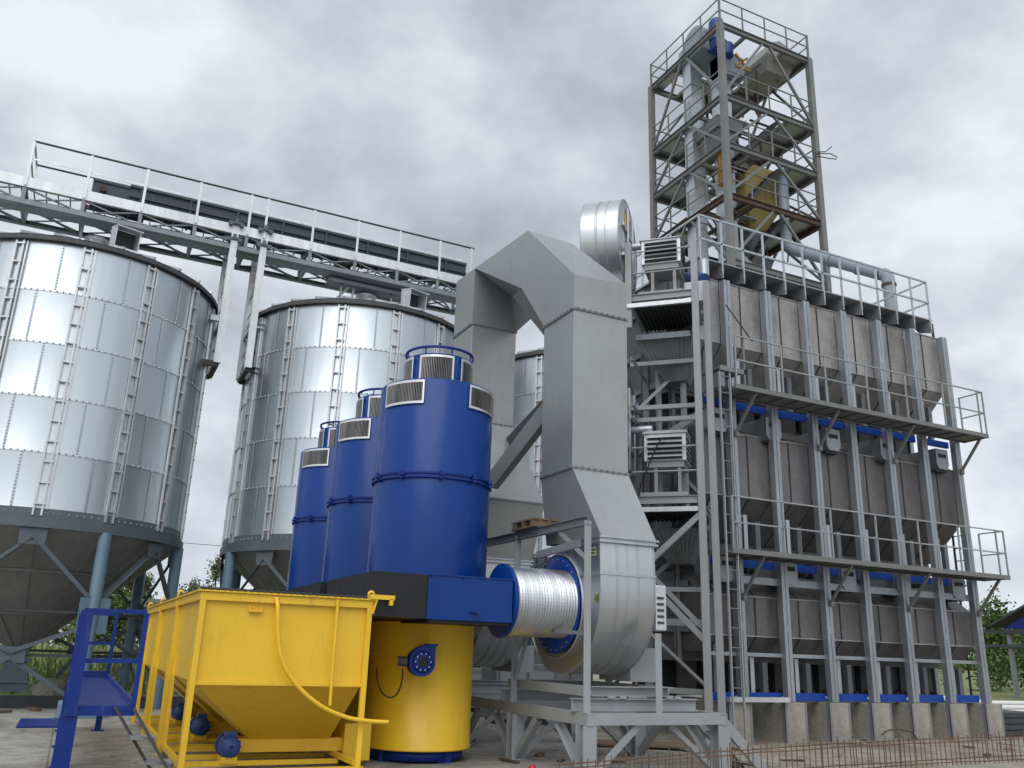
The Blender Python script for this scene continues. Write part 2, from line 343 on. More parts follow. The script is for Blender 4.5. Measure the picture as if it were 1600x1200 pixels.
# ------------------------------------------------------------------ silos
SR = 3.46; SZ0, SZ1 = 4.35, 11.0
def silo(c):
    cx, cy = c
    t = thing('grain_silo', 'large galvanised grain silo standing over the blue access platform', 'silo', (cx, cy, 0), 'galvanised grain silos on legs in a row')
    w = MB(); nseg = 112
    for k in range(5):
        z0 = SZ0 + 1.33*k; z1 = z0 + 1.33
        w.lathe([(SR+.012, z0-.03), (SR+.010, z0+.02), (SR+.002, z0+.05), (SR-.002, z1)], (cx,cy,0), nseg)
    w.lathe([(SR+.05, SZ1-.02), (SR+.07, SZ1+.03), (SR-.05, SZ1+.05)], (cx,cy,0), nseg)
    def bolt(a, z, r=SR+.012, s=.020):
        ca, sa = math.cos(a), math.sin(a); p = Vector((cx+ca*r, cy+sa*r, z)); u = Vector((-sa, ca, 0))*s; v = Vector((0,0,s)); n = Vector((ca, sa, 0))*.022
        w.add([p-u-v, p+u-v, p+u+v, p-u+v, p+n], [(0,1,4),(1,2,4),(2,3,4),(3,0,4)])
    for k in range(1, 5):
        for i in range(150): bolt(2*PI*i/150, SZ0 + 1.33*k - .005)
    for k in range(5):
        for j in range(14):
            a = -PI/2 + 2*PI*(j + (.38 if k % 2 else .64))/14
            ca, sa = math.cos(a), math.sin(a); u = Vector((-sa, ca, 0))
            p = Vector((cx+ca*(SR+.006), cy+sa*(SR+.006), 0)); z0 = SZ0+1.33*k
            w.add([p-u*.03+Vector((0,0,z0)), p+u*.03+Vector((0,0,z0)), p+u*.03+Vector((0,0,z0+1.33)), p-u*.03+Vector((0,0,z0+1.33))], [(0,1,2,3)])
            for q in range(17): bolt(a, z0 + .04 + 1.25*q/16, SR+.012, .017)
    w.build('wall', [M['silo']], t)
    MB().lathe([(SR+.02, 3.93), (SR+.09, 3.93), (SR+.09, 4.13), (SR+.03, 4.14), (SR+.03, 4.37), (SR-.0, 4.37)], (cx,cy,0), 96, smooth=False).build('ring_beam', M['silo_steel'], t)
    b = MB()
    for i in range(132):
        a = 2*PI*i/132; p = Vector((cx+math.cos(a)*(SR+.03), cy+math.sin(a)*(SR+.03), 4.27)); u = Vector((-math.sin(a), math.cos(a), 0))*.016; n = Vector((math.cos(a), math.sin(a), 0))*.018; v = Vector((0,0,.016))
        b.add([p-u-v, p+u-v, p+u+v, p-u+v, p+n], [(0,1,4),(1,2,4),(2,3,4),(3,0,4)])
    b.build('bolt_row', M['galv'], t)
    rf = MB(); rf.lathe([(SR+.12, SZ1-.05), (SR+.13, SZ1+.06), (SR+.05, SZ1+.10)], (cx,cy,0), 84, mi=1)
    for i in range(28):
        a0 = 2*PI*i/28; a1 = a0 + 2*PI/28
        P = lambda a, r, z: (cx+math.cos(a)*r, cy+math.sin(a)*r, z)
        rf.add([P(a0,SR+.1,SZ1+.1), P(a1,SR+.1,SZ1+.1), P(a1,.24,SZ1+1.38), P(a0,.24,SZ1+1.38)], [(0,1,2,3)])
        rf.bar(P(a0,SR+.12,SZ1+.13), P(a0,.24,SZ1+1.41), .05, .07)
    rf.build('roof', [M['galv_light'], M['dark']], t)
    MB().lathe([(.25, SZ1+1.3), (.25, SZ1+1.6), (.34, SZ1+1.62), (.34, SZ1+1.68), (.1, SZ1+1.70)], (cx,cy,0), 28).build('roof_cap', M['galv_light'], t)
    for a in (-74, 20, 150):
        a = R(a); ca, sa = math.cos(a), math.sin(a); u = Vector((-sa, ca, 0)); n = Vector((ca, sa, 0)); p = Vector((cx, cy, 0)) + n*(SR*.74)
        z = SZ1 + .50; v = MB()
        for s in (-1, 1): v.quad([p+u*.3*s+Vector((0,0,z-.25)), p+u*.3*s+n*.45+Vector((0,0,z-.3)), p+u*.3*s+n*.5+Vector((0,0,z+.42)), p+u*.3*s+Vector((0,0,z+.55))], .02)
        v.quad([p-u*.33+Vector((0,0,z+.56)), p+u*.33+Vector((0,0,z+.56)), p+u*.33+n*.58+Vector((0,0,z+.43)), p-u*.33+n*.58+Vector((0,0,z+.43))], .03)
        v.quad([p-u*.3+Vector((0,0,z-.25)), p+u*.3+Vector((0,0,z-.25)), p+u*.3+n*.05+Vector((0,0,z+.5)), p-u*.3+n*.05+Vector((0,0,z+.5))], .02, 1)
        v.quad([p-u*.3+n*.44+Vector((0,0,z-.3)), p+u*.3+n*.44+Vector((0,0,z-.3)), p+u*.3+n*.45+Vector((0,0,z-.12)), p-u*.3+n*.45+Vector((0,0,z-.12))], .02)
        v.build('roof_vent', [M['galv_light'], M['dark']], t)
    st = None
    for j in range(14):     # ladder-like double stiffeners
        if st is None:
            s_ = MB()
            for q in (-1, 1): s_.box(cx+q*.09-.022, cy-SR-.07, 4.2, cx+q*.09+.022, cy-SR-.012, SZ1-.08)
            for k in range(14): s_.box(cx-.105, cy-SR-.08, 4.45+.49*k, cx+.135, cy-SR-.03, 4.49+.49*k)
            s_.box(cx+.16, cy-SR-.05, 4.35, cx+.195, cy-SR-.0, SZ1-.1)
            st = s_.build('stiffener', M['galv_light'], t)
        else:
            o = st.copy(); COL.objects.link(o); o.parent = t; o.rotation_euler = (0,0,2*PI*j/14)
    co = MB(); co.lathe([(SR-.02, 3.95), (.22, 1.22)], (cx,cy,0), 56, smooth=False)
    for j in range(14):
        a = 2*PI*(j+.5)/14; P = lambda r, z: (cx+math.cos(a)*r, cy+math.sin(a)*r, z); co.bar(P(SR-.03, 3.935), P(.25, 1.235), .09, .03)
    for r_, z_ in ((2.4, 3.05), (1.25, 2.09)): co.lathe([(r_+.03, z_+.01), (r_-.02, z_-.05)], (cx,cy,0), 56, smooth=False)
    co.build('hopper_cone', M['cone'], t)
    ga = MB(); ga.box(cx-.24, cy-.24, 1.0, cx+.24, cy+.24, 1.28); ga.box(cx-.34, cy-.30, .93, cx+.34, cy+.30, 1.0)
    ga.prism([(cx-.26,cy-.26,.93),(cx+.26,cy-.26,.93),(cx+.36,cy-.36,.42),(cx-.36,cy-.36,.42)], (0,.55,0)); ga.box(cx-.40, cy-.40, .22, cx+.40, cy+.2, .40)
    ga.build('outlet_gate', M['silo_steel'], t)
    def P(a, z, r=SR): a = R(a); return Vector((cx+math.cos(a)*r, cy+math.sin(a)*r, z))
    for j in range(7):
        a = -90 + 360/14 + 360/7*j; fz = -1.1 if P(a,0).y > 23.3 else 0; lg = MB(); lg.tube(P(a,fz), P(a,3.95), .145, 16); lg.build('leg', M['silo_leg'], t)
        pb = MB(); q = P(a, 0); pb.box(q.x-.28, q.y-.28, fz, q.x+.28, q.y+.28, fz+.05)
        u = Vector((-math.sin(R(a)), math.cos(R(a)), 0)); n = Vector((math.cos(R(a)), math.sin(R(a)), 0))
        for z in (2.25, 1.85): pb.quad([P(a,z-.2,SR+.06)-u*.36, P(a,z-.2,SR+.06)+u*.36, P(a,z+.2,SR+.06)+u*.36, P(a,z+.2,SR+.06)-u*.36], .015)
        pb.build_split('gusset', M['silo_leg'], t)
        am = a - 360/14
        gp = MB(); um = Vector((-math.sin(R(am)), math.cos(R(am)), 0)); rm = SR*.985
        gp.quad([P(am,3.93,rm+.05)-um*.3, P(am,3.55,rm+.05)-um*.26, P(am,3.55,rm+.05)+um*.26, P(am,3.93,rm+.05)+um*.3], .015)
        rm2 = SR*math.cos(R(360/14))
        gp.quad([P(am,1.32,rm2+.1)-um*.3, P(am,.98,rm2+.1)-um*.3, P(am,.98,rm2+.1)+um*.3, P(am,1.32,rm2+.1)+um*.3], .015)
        gp.build_split('gusset', M['silo_steel'], t)
        for s in (-1, 1):
            am2 = a + s*360/14; br = MB()
            br.angle(P(a,2.3,SR+.06) , P(am2,3.75,rm+.06), .09); br.angle(P(a,1.85,SR+.06), P(am2,1.22,rm2+.12), .09); br.angle(P(am2,1.1,rm2+.12), P(a,fz+.12,SR+.06), .09)
            br.build_split('brace', M['silo_steel'], t)
        MB().bar(P(a,2.1,SR+.02), P(a+360/7,2.1,SR+.02), .06, .06).bar(P(a,1.15,SR+.02), P(a+360/7,1.15,SR+.02), .05, .07).build('tie_rod', M['dark'], t)
    return t
S1 = (-1.12, 25.98)
s1 = silo(S1)
copy_tree(s1, (8.15,0,0), 'galvanised grain silo rising behind the three blue furnace cylinders')
copy_tree(s1, (16.3,0,0), 'galvanised grain silo mostly hidden, seen through the gap of the grey duct arch')
w = MB().box(-30, 27.45, -1.1, 9.4, 27.7, .03); tag(w.build('retaining_wall', M['wall']), 'long low dark grey retaining wall running behind the silo legs', 'wall')

# ------------------------------------------------------------------ conveyor gallery
t = thing('conveyor_gallery', 'galvanised truss walkway bridge with handrails spanning over the silos', 'bridge', (3, 25.7, 13.4))
GX0, GX1, GY0, GY1 = -8.2, 10.4, 25.0, 26.4
for y, nm in ((GY0, -1), (GY1, 1)):
    b = MB(); b.chan((GX0,y,13.53), (GX1,y,13.53), .10, .30, .012, nm); b.build('top_chord', M['galv_light'], t)
    b = MB(); b.chan((GX0,y,12.93), (GX1,y,12.93), .14, .14, .012, nm); b.build('bottom_chord', M['galv_dull'], t)
xs = [-7.6, -6.1, -4.6, -3.08, -1.6, -.1, 1.4, 2.9, 4.85, 6.3, 7.72, 9.15, 10.3]
b = MB()
for i, x in enumerate(xs):
    for y in (GY0, GY1): b.bar((x,y,12.98), (x,y,13.4), .1, .06)
    b.bar((x,GY0,12.93), (x,GY1,12.93), .1, .1); b.bar((x,GY0,13.45), (x,GY1,13.45), .08, .1)
    if i:
        for y in (GY0, GY1): b.angle((xs[i-1],y,13.38), (x,y,12.98), .06); b.angle((xs[i-1],y,12.98), (x,y,13.38), .05)
        b.bar((xs[i-1],GY0,12.9), (x,GY1,12.9), .05, .05)
b.build_split('truss_web', M['galv_dull'], t)
b = MB(); b.box(GX0, 25.08, 12.85, GX1, 25.5, 12.862); b.box(GX0, GY0+.06, 13.6, GX1, 25.55, 13.64)
for k in range(60): b.box(GX0+.31*k, 25.56, 13.58, GX0+.31*k+.03, GY1-.05, 13.62)
b.build('floor_grating', M['galv_dull'], t)
for y, xr in ((GY0, xs[3:]), (GY1, xs[3:])):
    b = MB()
    for x in xr + ([3.4] if y == GY0 else []): b.angle((x,y-.05,13.42), (x,y-.05,14.78), .07, .012)
    b.bar((xr[0],y-.05,14.25), (GX1,y-.05,14.25), .012, .05); b.build('rail_post', M['galv_light'], t)
    MB().tube((xr[0],y-.05,14.8), (GX1,y-.05,14.8), .032, 8).build('handrail', M['dark'], t)
b = MB(); b.tube((xs[3],GY0-.05,14.8), (xs[3],GY1-.05,14.8), .03, 8); b.bar((xs[3],GY0-.05,14.25), (xs[3],GY1-.05,14.25), .05, .012); b.build('end_rail', M['galv'], t)
# chain conveyor on the gallery
t = thing('chain_conveyor', 'dark blue grey enclosed chain conveyor lying along the galvanised gallery bridge', 'conveyor', (4, 25.9, 13.6))
b = MB(); b.box(-.5, 25.62, 13.70, GX1, 26.12, 14.46); b.box(-.5, 25.55, 14.42, GX1, 26.18, 14.50); b.box(-.5, 25.55, 14.10, GX1, 26.18, 14.15); b.box(-.5, 25.55, 13.92, GX1, 26.18, 13.96)
for k in range(8): b.box(-.2+1.4*k, 25.56, 13.68, -.14+1.4*k, 26.17, 14.51)
b.build('trough', M['conveyor'], t)
b = MB(); b.box(-1.5, 25.62, 13.72, -.5, 26.28, 14.4); b.box(-1.5, 25.58, 14.36, -.5, 26.32, 14.43); b.box(-1.1, 25.56, 13.95, -.55, 25.62, 14.1); b.build('tail_box', M['conveyor'], t)
MB().bar((-1.7,25.5,13.8), (0,25.5,13.75), .08, .12).bar((-1.7,26.3,13.8), (0,26.3,13.75), .08, .12).tube((-1.2,25.5,14.13), (-1.2,25.64,14.13), .09, 12).build('tail_support', M['rust'], t)
b = MB()
for x in (5.9, 7.9): b.box(x, 25.68, 13.2, x+.45, 26.22, 13.78)
b.build_split('outlet', M['dark'], t)
b = MB()
for x, y in ((-1.55,25.6), (-.52,25.6), (6.05,25.5), (6.45,25.5), (7.75,25.5)): b.bar((x,y,12.1), (x,y,12.86), .06, .06)
b.bar((5.9,25.3,12.1), (6.45,25.5,12.86), .06, .06); b.build_split('roof_prop', M['dryer_post'], t)
b = MB(); b.box(5.6, 25.3, 12.72, 8.2, 25.9, 12.76); b.chan((5.6,25.28,12.72), (8.2,25.28,12.72), .05, .12, .01, -1); b.build('drip_tray', M['galv_dull'], t)
# supporting columns on the silo walls
def gallery_col(x, lab, side):
    t = thing('support_column', lab, 'column', (x, 25.7, 9.2), 'lattice columns carrying the conveyor gallery')
    for y in (GY0-.02, GY1+.0): b = MB(); b.chan((x,y,9.25), (x,y,13.36), .20, .16, .014, 1, (0,1,0)); b.build('post', M['galv_light'], t)
    b = MB(); n = 6
    for k in range(n):
        z0 = 9.4 + .62*k; ya, yb = (GY0, GY1) if k % 2 else (GY1, GY0); b.bar((x,ya,z0), (x,yb,z0+.62), .04, .04)
        b.bar((x,GY0,z0), (x,GY1,z0), .03, .03)
    b.build_split('lacing', M['galv'], t)
    sx = S1[0] if side < 0 else S1[0] + 8.15
    for z in (9.22, 10.6):
        b = MB()
        for y in (GY0, GY1):
            dx = math.sqrt(SR*SR - (y-S1[1])**2); xe = sx + (dx if side < 0 else -dx); b.chan((x,y,z), (xe,y,z), .12, .16, .012)
        b.bar((x,GY0,z), (x,GY1,z), .12, .12); b.build_split('bracket', M['dark'] if z < 10 else M['galv'], t)
    b = MB()
    for z in (13.2, 13.72):
        b.box(x-.22, GY0-.14, z-.06, x+.22, GY0+.05, z+.02); b.box(x-.05, GY0-.16, z-.05, x+.05, GY0-.06, z+.12)
        for s in (-1, 1): b.tube((x+s*.16,GY0-.2,z-.08), (x+s*.16,GY0-.02,z-.08), .06, 10)
    b.build_split('clamp', M['silo_steel'], t)
gallery_col(2.55, 'galvanised lattice column bracketed to the silo above the blue access platform', -1)
gallery_col(3.42, 'galvanised lattice column bracketed to the silo behind the blue cylinders', 1)

# ------------------------------------------------------------------ blue and yellow furnaces
FX, FY, FR = 4.96, 13.2, .95
def furnace():
    t = thing('furnace', 'largest looking furnace, blue cylinder on a yellow drum with its blower fully visible', 'furnace', (FX, FY, 0), 'blue and yellow furnaces in a row')
    b = MB(); b.lathe([(.02, .17), (.79, .17), (.81, .17), (.81, .20), (.80, .205), (.80, 1.93), (.84, 1.935), (.84, 1.965), (.5, 1.965)], (FX,FY,0), 72)
    dr = b.build('combustion_drum', M['yellow'], t)
    b = MB()
    for k in range(40):
        a = 2*PI*k/40; b.tube((FX+math.cos(a)*.825,FY+math.sin(a)*.825,1.96), (FX+math.cos(a)*.825,FY+math.sin(a)*.825,1.985), .013, 6)
    b.build('bolt_ring', M['dark'], dr)
    b = MB()
    for a in (20, 110, 200, 290):
        a = R(a); p = (FX+math.cos(a)*.6, FY+math.sin(a)*.6); b.box(p[0]-.1, p[1]-.1, 0, p[0]+.1, p[1]+.1, .17)
    b.lathe([(.62, .03), (.70, .03), (.70, .165), (.62, .165)], (FX,FY,0), 40); b.build('base_leg', M['blue_dark'], t)
    b = MB(); b.box(3.55, 11.46, 1.975, 4.335, 13.9, 2.565); b.lathe([(.05, 1.985), (.97, 1.985), (.97, 2.575), (.3, 2.575)], (FX,FY+.1,0), 48); b.build('scroll_casing', M['black'], t)
    b = MB(); b.box(4.335, 11.44, 1.985, 5.64, 12.6, 2.565)
    b.box(4.33, 11.425, 2.56, 5.65, 12.62, 2.58); b.box(4.33, 11.425, 1.97, 5.65, 12.62, 1.99)
    for x in (4.38, 4.85): b.tube((x,11.41,2.55), (x,11.45,2.55), .014, 8)
    b.box(4.98, 11.36, 2.08, 5.10, 11.44, 2.10); b.build('side_duct', M['blue'], t, .006)
    MB().box(4.36, 11.47, 1.93, 5.62, 12.58, 1.969).build('duct_underside', M['black'], t)
    b = MB(); b.lathe([(FR, 2.62), (FR, 5.70), (FR-.01, 5.715), (.5, 5.72)], (FX,FY,0), 96); b.lathe([(FR, 2.60), (FR+.025, 2.60), (FR+.025, 2.63), (FR, 2.64)], (FX,FY,0), 96)
    sh = b.build('cylinder_shell', M['blue'], t)
    b = MB(); b.box(-.012, -.012, 0, .012, .012, .01)
    b = MB(); b.lathe([(FR, 4.10), (FR+.035, 4.105), (FR+.035, 4.135), (FR+.012, 4.14), (FR+.012, 4.165), (FR+.035, 4.17), (FR+.035, 4.20), (FR, 4.205)], (FX,FY,0), 96, smooth=False); bd = b.build('clamp_band', M['blue_dark'], t)
    b = MB()
    for a in (-172, -140, -103, -70, -42, 60, 140):
        a = R(a); p = Vector((FX+math.cos(a)*(FR+.045), FY+math.sin(a)*(FR+.045), 0)); b.box(p.x-.025, p.y-.025, 4.09, p.x+.025, p.y+.025, 4.22); b.tube((p.x-.03,p.y-.03,4.15), (p.x+.04,p.y-.05,4.15), .014, 6)
    b.build_split('clamp', M['blue_dark'], bd)
    MB().lathe([(.56, 5.70), (.56, 6.27), (.54, 6.28), (.1, 6.28)], (FX,FY,0), 64).build('top_cylinder', M['blue'], t)
    b = MB(); b.lathe([(.565, 6.36), (.59, 6.36), (.59, 6.40), (.565, 6.40), (.565, 6.36)], (FX,FY,0), 64)
    for k in range(8):
        a = 2*PI*k/8; b.box(FX+math.cos(a)*.57-.01, FY+math.sin(a)*.57-.01, 6.2, FX+math.cos(a)*.57+.01, FY+math.sin(a)*.57+.01, 6.38)
    b.build('top_rail', M['blue_dark'], t)
    def window(rad, a, half, z0, z1):
        a0, a1 = R(a-half), R(a+half); r = rad
        sc = MB(); sc.lathe([(r+.008, z0), (r+.008, z1)], (FX,FY,0), 20, 'z', a0, a1, mi=1)
        nn = int(half*rad*1.35)
        for k in range(nn):
            q = a0 + (a1-a0)*(k+.5)/nn; u = Vector((-math.sin(q), math.cos(q), 0)); n = Vector((math.cos(q), math.sin(q), 0)); c = Vector((FX, FY, 0)) + n*(r+.012)
            sc.prism([c-u*.006+Vector((0,0,z0)), c+u*.005+Vector((0,0,z0)), c+u*.004+n*.022+Vector((0,0,z0)), c-u*.004+n*.024+Vector((0,0,z0))], (0,0,z1-z0))
        fr = MB(); e = .028
        fr.lathe([(r+.005, z0-.04), (r+e, z0-.04), (r+e, z0), (r+.005, z0)], (FX,FY,0), 20, 'z', a0, a1, False); fr.lathe([(r+.005, z1), (r+e, z1), (r+e, z1+.04), (r+.005, z1+.04)], (FX,FY,0), 20, 'z', a0, a1, False)
        w = .03/rad
        for q0, q1 in ((a0-w, a0), (a1, a1+w)): fr.lathe([(r+.005, z0-.04), (r+e, z0-.04), (r+e, z1+.04), (r+.005, z1+.04)], (FX,FY,0), 3, 'z', q0, q1, False)
        f = fr.build('window', M['chrome'], t); sc.build('screen', [M['screen'], M['black']], f)
    for a in (-118, -28, 62, 152): window(FR, a-28, 21, 5.33, 5.64)
    for a in (-112, -40, 32, 104, 176): window(.56, a-3, 26, 5.78, 6.2)
    bl = MB(); c = Vector((4.55, 12.13, 1.40)); prof = []
    pts = [(c.x+math.cos(R(q))*(.155+.055*max(0,(q-60))/300), c.z+math.sin(R(q))*(.155+.055*max(0,(q-60))/300)) for q in range(90, 361, 15)]
    pts = [(c.x+.19, c.z+.0), (c.x+.19, c.z+.235), (c.x+.02, c.z+.235), (c.x-.06, c.z+.2)] + [(c.x+math.cos(R(q))*.2, c.z+math.sin(R(q))*.2) for q in range(120, 356, 12)]
    bl.prism([(x, c.y-.07, z) for x, z in pts], (0,.14,0)); bl.tube((c.x+.1,c.y,c.z+.15), (FX-.1,FY-.6,c.z+.12), .06, 12)
    blo = bl.build('blower', M['blue_dark'], t, .008)
    b = MB(); b.lathe([(.075, -.012), (.15, -.012), (.15, .012), (.075, .012)], (c.x,c.y-.08,c.z), 28, 'y'); b.box(c.x+.06, c.y-.09, c.z+.22, c.x+.22, c.y+.09, c.z+.25); b.build('inlet_flange', M['blue_dark'], blo)
    b = MB(); b.lathe([(.001, -.0), (.075, -.0)], (c.x,c.y-.078,c.z), 24, 'y'); b.build('inlet_opening', M['black'], blo)
    b = MB()
    for k in range(10): a = 2*PI*k/10; b.tube((c.x+math.cos(a)*.115,c.y-.1,c.z+math.sin(a)*.115), (c.x+math.cos(a)*.115,c.y-.085,c.z+math.sin(a)*.115), .010, 6)
    b.build('bolt_ring', M['chrome'], blo)
    b = MB(); b.tube((c.x-.2,c.y,c.z), (c.x-.33,c.y+.05,c.z), .07, 14); b.build('blower_motor', M['dark'], blo)
    MB().poly([(c.x-.44-.22*math.cos(q*.209),c.y-.05+.03*max(0,q-9),c.z-.1-.38*math.sin(q*.209)) for q in range(16)][::-1], .011, 6).build('power_cable', M['black'], t)
    MB().box(FX+.78, FY-.06, .2, FX+.84, FY+.06, .55).build('hinge_bracket', M['yellow'], t)
    return t
f1 = furnace()
copy_tree(f1, (0,2.85,0), 'furnace whose blue cylinder stands between the two other blue cylinders')
copy_tree(f1, (0,5.85,0), 'smallest looking furnace, blue cylinder beside the stiffeners of the silo at its back')

# ------------------------------------------------------------------ yellow hoppers
def hopper():
    X0, X1, Y0, Y1 = 1.42, 3.5, 11.48, 14.02; zt, zb = 2.17, 1.11
    t = thing('feed_hopper', 'yellow feed hopper with a curved pipe and swing arm on its broad face', 'hopper', (X0, Y0, 0), 'yellow feed hoppers in a row')
    b = MB(); th = .012
    b.box(X0, Y0, zb, X1, Y0+th, zt); b.box(X0, Y1-th, zb, X1, Y1, zt); b.box(X0, Y0+th, zb, X0+th, Y1-th, zt); b.box(X1-th, Y0+th, zb, X1, Y1-th, zt)
    b.build('bin_wall', M['yellow'], t)
    b = MB(); tx0, tx1, ty0, ty1, tz = 2.35, 3.42, 12.5, 12.85, .36
    A = [(X0,Y0,zb),(X1,Y0,zb),(X1,Y1,zb),(X0,Y1,zb)]; B = [(tx0,ty0,tz),(tx1,ty0,tz),(tx1,ty1,tz),(tx0,ty1,tz)]
    b.add(A+B, [(0,1,5,4),(1,2,6,5),(2,3,7,6),(3,0,4,7)]); b.build('hopper_bottom', M['yellow'], t)
    b = MB(); r = .03
    for y in (Y0-r, Y1+r): b.box(X0-.06, y-r, zt-.1, X1+.06, y+r, zt); b.box(X0-.02, y-.012, zb-.03, X1+.02, y+.012, zb+.02)
    for x in (X0-r, X1+r): b.box(x-r, Y0-.0, zt-.1, x+r, Y1, zt)
    b.box(X0-.09, Y0-.09, zt+.001, X1+.09, Y1+.09, zt+.025); b.build('rim_frame', M['yellow'], t, .005)
    b = MB()
    for k in range(26): b.box(X0-.06+.082*k, Y0-.10, zt+.03, X0-.06+.082*k+.05, Y1, zt+.055)
    for k in range(9): b.box(X0-.02, Y0+.3*k, zt+.026, X1+.02, Y0+.3*k+.03, zt+.045)
    b.build('lid_grille', M['dark'], t)
    for x, y in ((X0-.02, Y0-.03), (X1+.02, Y0-.03), (X0-.02, Y1+.02), (X1+.02, Y1+.02)): MB().box(x-.035, y-.035, 0, x+.035, y+.035, zt-.1).build('post', M['yellow'], t, .006)
    for y in (Y0+.25, Y1-.3):
        MB().bar((X0-.0,y,.12), (X0-.02,y+.0,zb+.28), .05, .07).build('side_brace', M['yellow'], t)
    b = MB()
    for y in (Y0, Y1): b.box(X0, y-.035, .06, X1+.1, y+.035, .13)
    for x in (X0, X1): b.box(x-.03, Y0, .14, x+.03, Y1, .2)
    b.bar((X0,12.3,.10), (X1,12.3,.10), .06, .06); b.bar((X0,13.0,.10), (X1,13.0,.10), .06, .06); b.build_split('skid_frame', M['yellow'], t)
    b = MB(); b.box(2.18, 12.5, .2, 3.62, 12.86, .37); b.box(2.1, 12.44, .14, 2.18, 12.9, .42); b.box(3.6, 12.4, .08, 3.98, 12.95, .56); b.build('auger_trough', M['yellow'], t, .006)
    c = Vector((2.07, 12.42, .30)); m_ = MB(); m_.tube((c.x,c.y-.20,c.z), (c.x,c.y+.1,c.z), .125, 20); m_.lathe([(.02,-.245),(.10,-.24),(.125,-.2)], (c.x,c.y,c.z), 20, 'y')
    for k in range(14): a = 2*PI*k/14; m_.bar((c.x+math.cos(a)*.13,c.y-.18,c.z+math.sin(a)*.13), (c.x+math.cos(a)*.13,c.y+.07,c.z+math.sin(a)*.13), .012, .02)
    m_.box(c.x-.07, c.y-.14, c.z+.11, c.x+.07, c.y, c.z+.18); m_.tube((c.x,c.y+.1,c.z), (c.x,c.y+.16,c.z), .15, 20); mo = m_.build('motor', M['motor'], t)
    MB().box(c.x-.1, c.y-.18, .1, c.x+.1, c.y+.1, c.z-.12).build('motor_foot', M['yellow'], mo)
    for x, y in ((X1+.03, Y0-.03), (X0-.03, Y1+.03)):
        b = MB(); b.lathe([(.022, -.012), (.05, -.012), (.05, .012), (.022, .012), (.022, -.012)], (x,y,zt+.085), 20, 'y'); b.box(x-.05, y-.012, zt-.12, x+.05, y+.012, zt+.06); b.build('lifting_lug', M['yellow'], t)
    return t
h1 = hopper()
copy_tree(h1, (0,2.8,0), 'yellow feed hopper squeezed between two other yellow hoppers')
copy_tree(h1, (0,5.6,0), 'yellow feed hopper at the end of the row beside the silo legs')
ORG[h1.name] = Vector(h1.location)
b = MB(); b.poly([(2.28,11.42,2.14),(2.30,11.36,2.0),(2.33,11.35,1.72),(2.42,11.35,1.38),(2.64,11.35,1.09),(2.95,11.35,.86),(3.27,11.35,.73),(3.55,11.35,.68),(3.86,11.35,.66)], .028, 10); b.build('curved_pipe', M['yellow'], h1)
b = MB(); b.tube((3.07,11.39,2.16), (3.08,11.37,.86), .022, 10); b.build('straight_pipe', M['yellow'], h1)
b = MB(); b.box(3.5, 11.37, 2.19, 3.84, 11.42, 2.25); b.box(3.77, 11.37, 2.12, 3.82, 11.42, 2.2); b.bar((3.55,11.4,2.0), (3.6,11.4,2.2), .02, .05); b.build('swing_arm', M['yellow'], h1)
b = MB(); b.box(1.96, 11.42, 1.955, 2.12, 11.48, 1.975)
for x in (1.97, 2.11): b.tube((x,11.44,1.975), (x,11.44,2.02), .014, 8)
b.build('handle', M['yellow'], h1)

# ------------------------------------------------------------------ blue access platform
t = thing('access_platform', 'blue steel access platform with handrails and steps beside the yellow hoppers', 'platform', (.45, 12, 0))
PX0, PX1, PY0, PY1, PZ = .14, .70, 10.5, 17.9, .90
b = MB(); b.box(PX0, PY0, PZ-.02, PX1, PY1, PZ); b.build('deck', M['blue_dark'], t)
b = MB(); b.box(PX0-.04, PY0-.05, PZ-.09, PX1+.02, PY0, PZ+.01); b.box(PX0-.05, PY0, PZ-.09, PX0, PY1, PZ+.02); b.box(PX1, PY0, PZ-.09, PX1+.04, PY1, PZ+.06); b.box(PX0, PY1, PZ-.09, PX1, PY1+.05, PZ+.10); b.build('edge_beam', M['blue_dark'], t)
for x, y, wd in ((PX0-.01, PY0-.02, .12), (PX1+.02, PY0-.02, .05), (PX0-.02, 13.0, .05), (PX0-.02, 15.5, .05), (PX0-.02, PY1, .06), (PX1+.02, PY1, .06)):
    MB().box(x-wd/2, y-wd/2, PZ-.09, x+wd/2, y+wd/2, 1.86 if y < 17 else 2.0).build('rail_post', M['blue_dark'], t)
for x, y in ((PX0-.02, PY0), (PX0-.02, 13.0), (PX0-.02, 15.4), (PX0-.02, PY1), (PX1+.0, PY1)):
    MB().box(x-(.085 if y < 11 else .05), y-.05, 0, x+(.085 if y < 11 else .05), y+.05, PZ-.09).box(x-.1, y-.1, 0, x+.1, y+.1, .02).build('leg', M['blue_dark'], t)
b = MB()
for z in (1.86, 1.35): b.bar((PX0-.02,PY0,z), (PX0-.02,PY1,z+.12), .04, .05); b.bar((PX0-.02,PY0-.01,z), (PX1+.02,PY0-.01,z+.01), .03, .045); b.bar((PX0,PY1,z+.13), (PX1,PY1,z+.13), .03, .05)
b.build('handrail', M['blue_dark'], t)
b = MB()
for y, xo in ((10.45, 0), (10.15, .17)): b.bar((.54+xo,y,.90), (1.24+xo*.9,y-.02,-.08), .03, .09, (0,1,0))
b.build_split('stair_stringer', M['dark'], t)
b = MB()
for k in range(3): b.box(.72+.19*k, 10.17, .60-.24*k, .96+.19*k, 10.43, .625-.24*k)
b.build_split('stair_tread', M['grey_dark'], t)

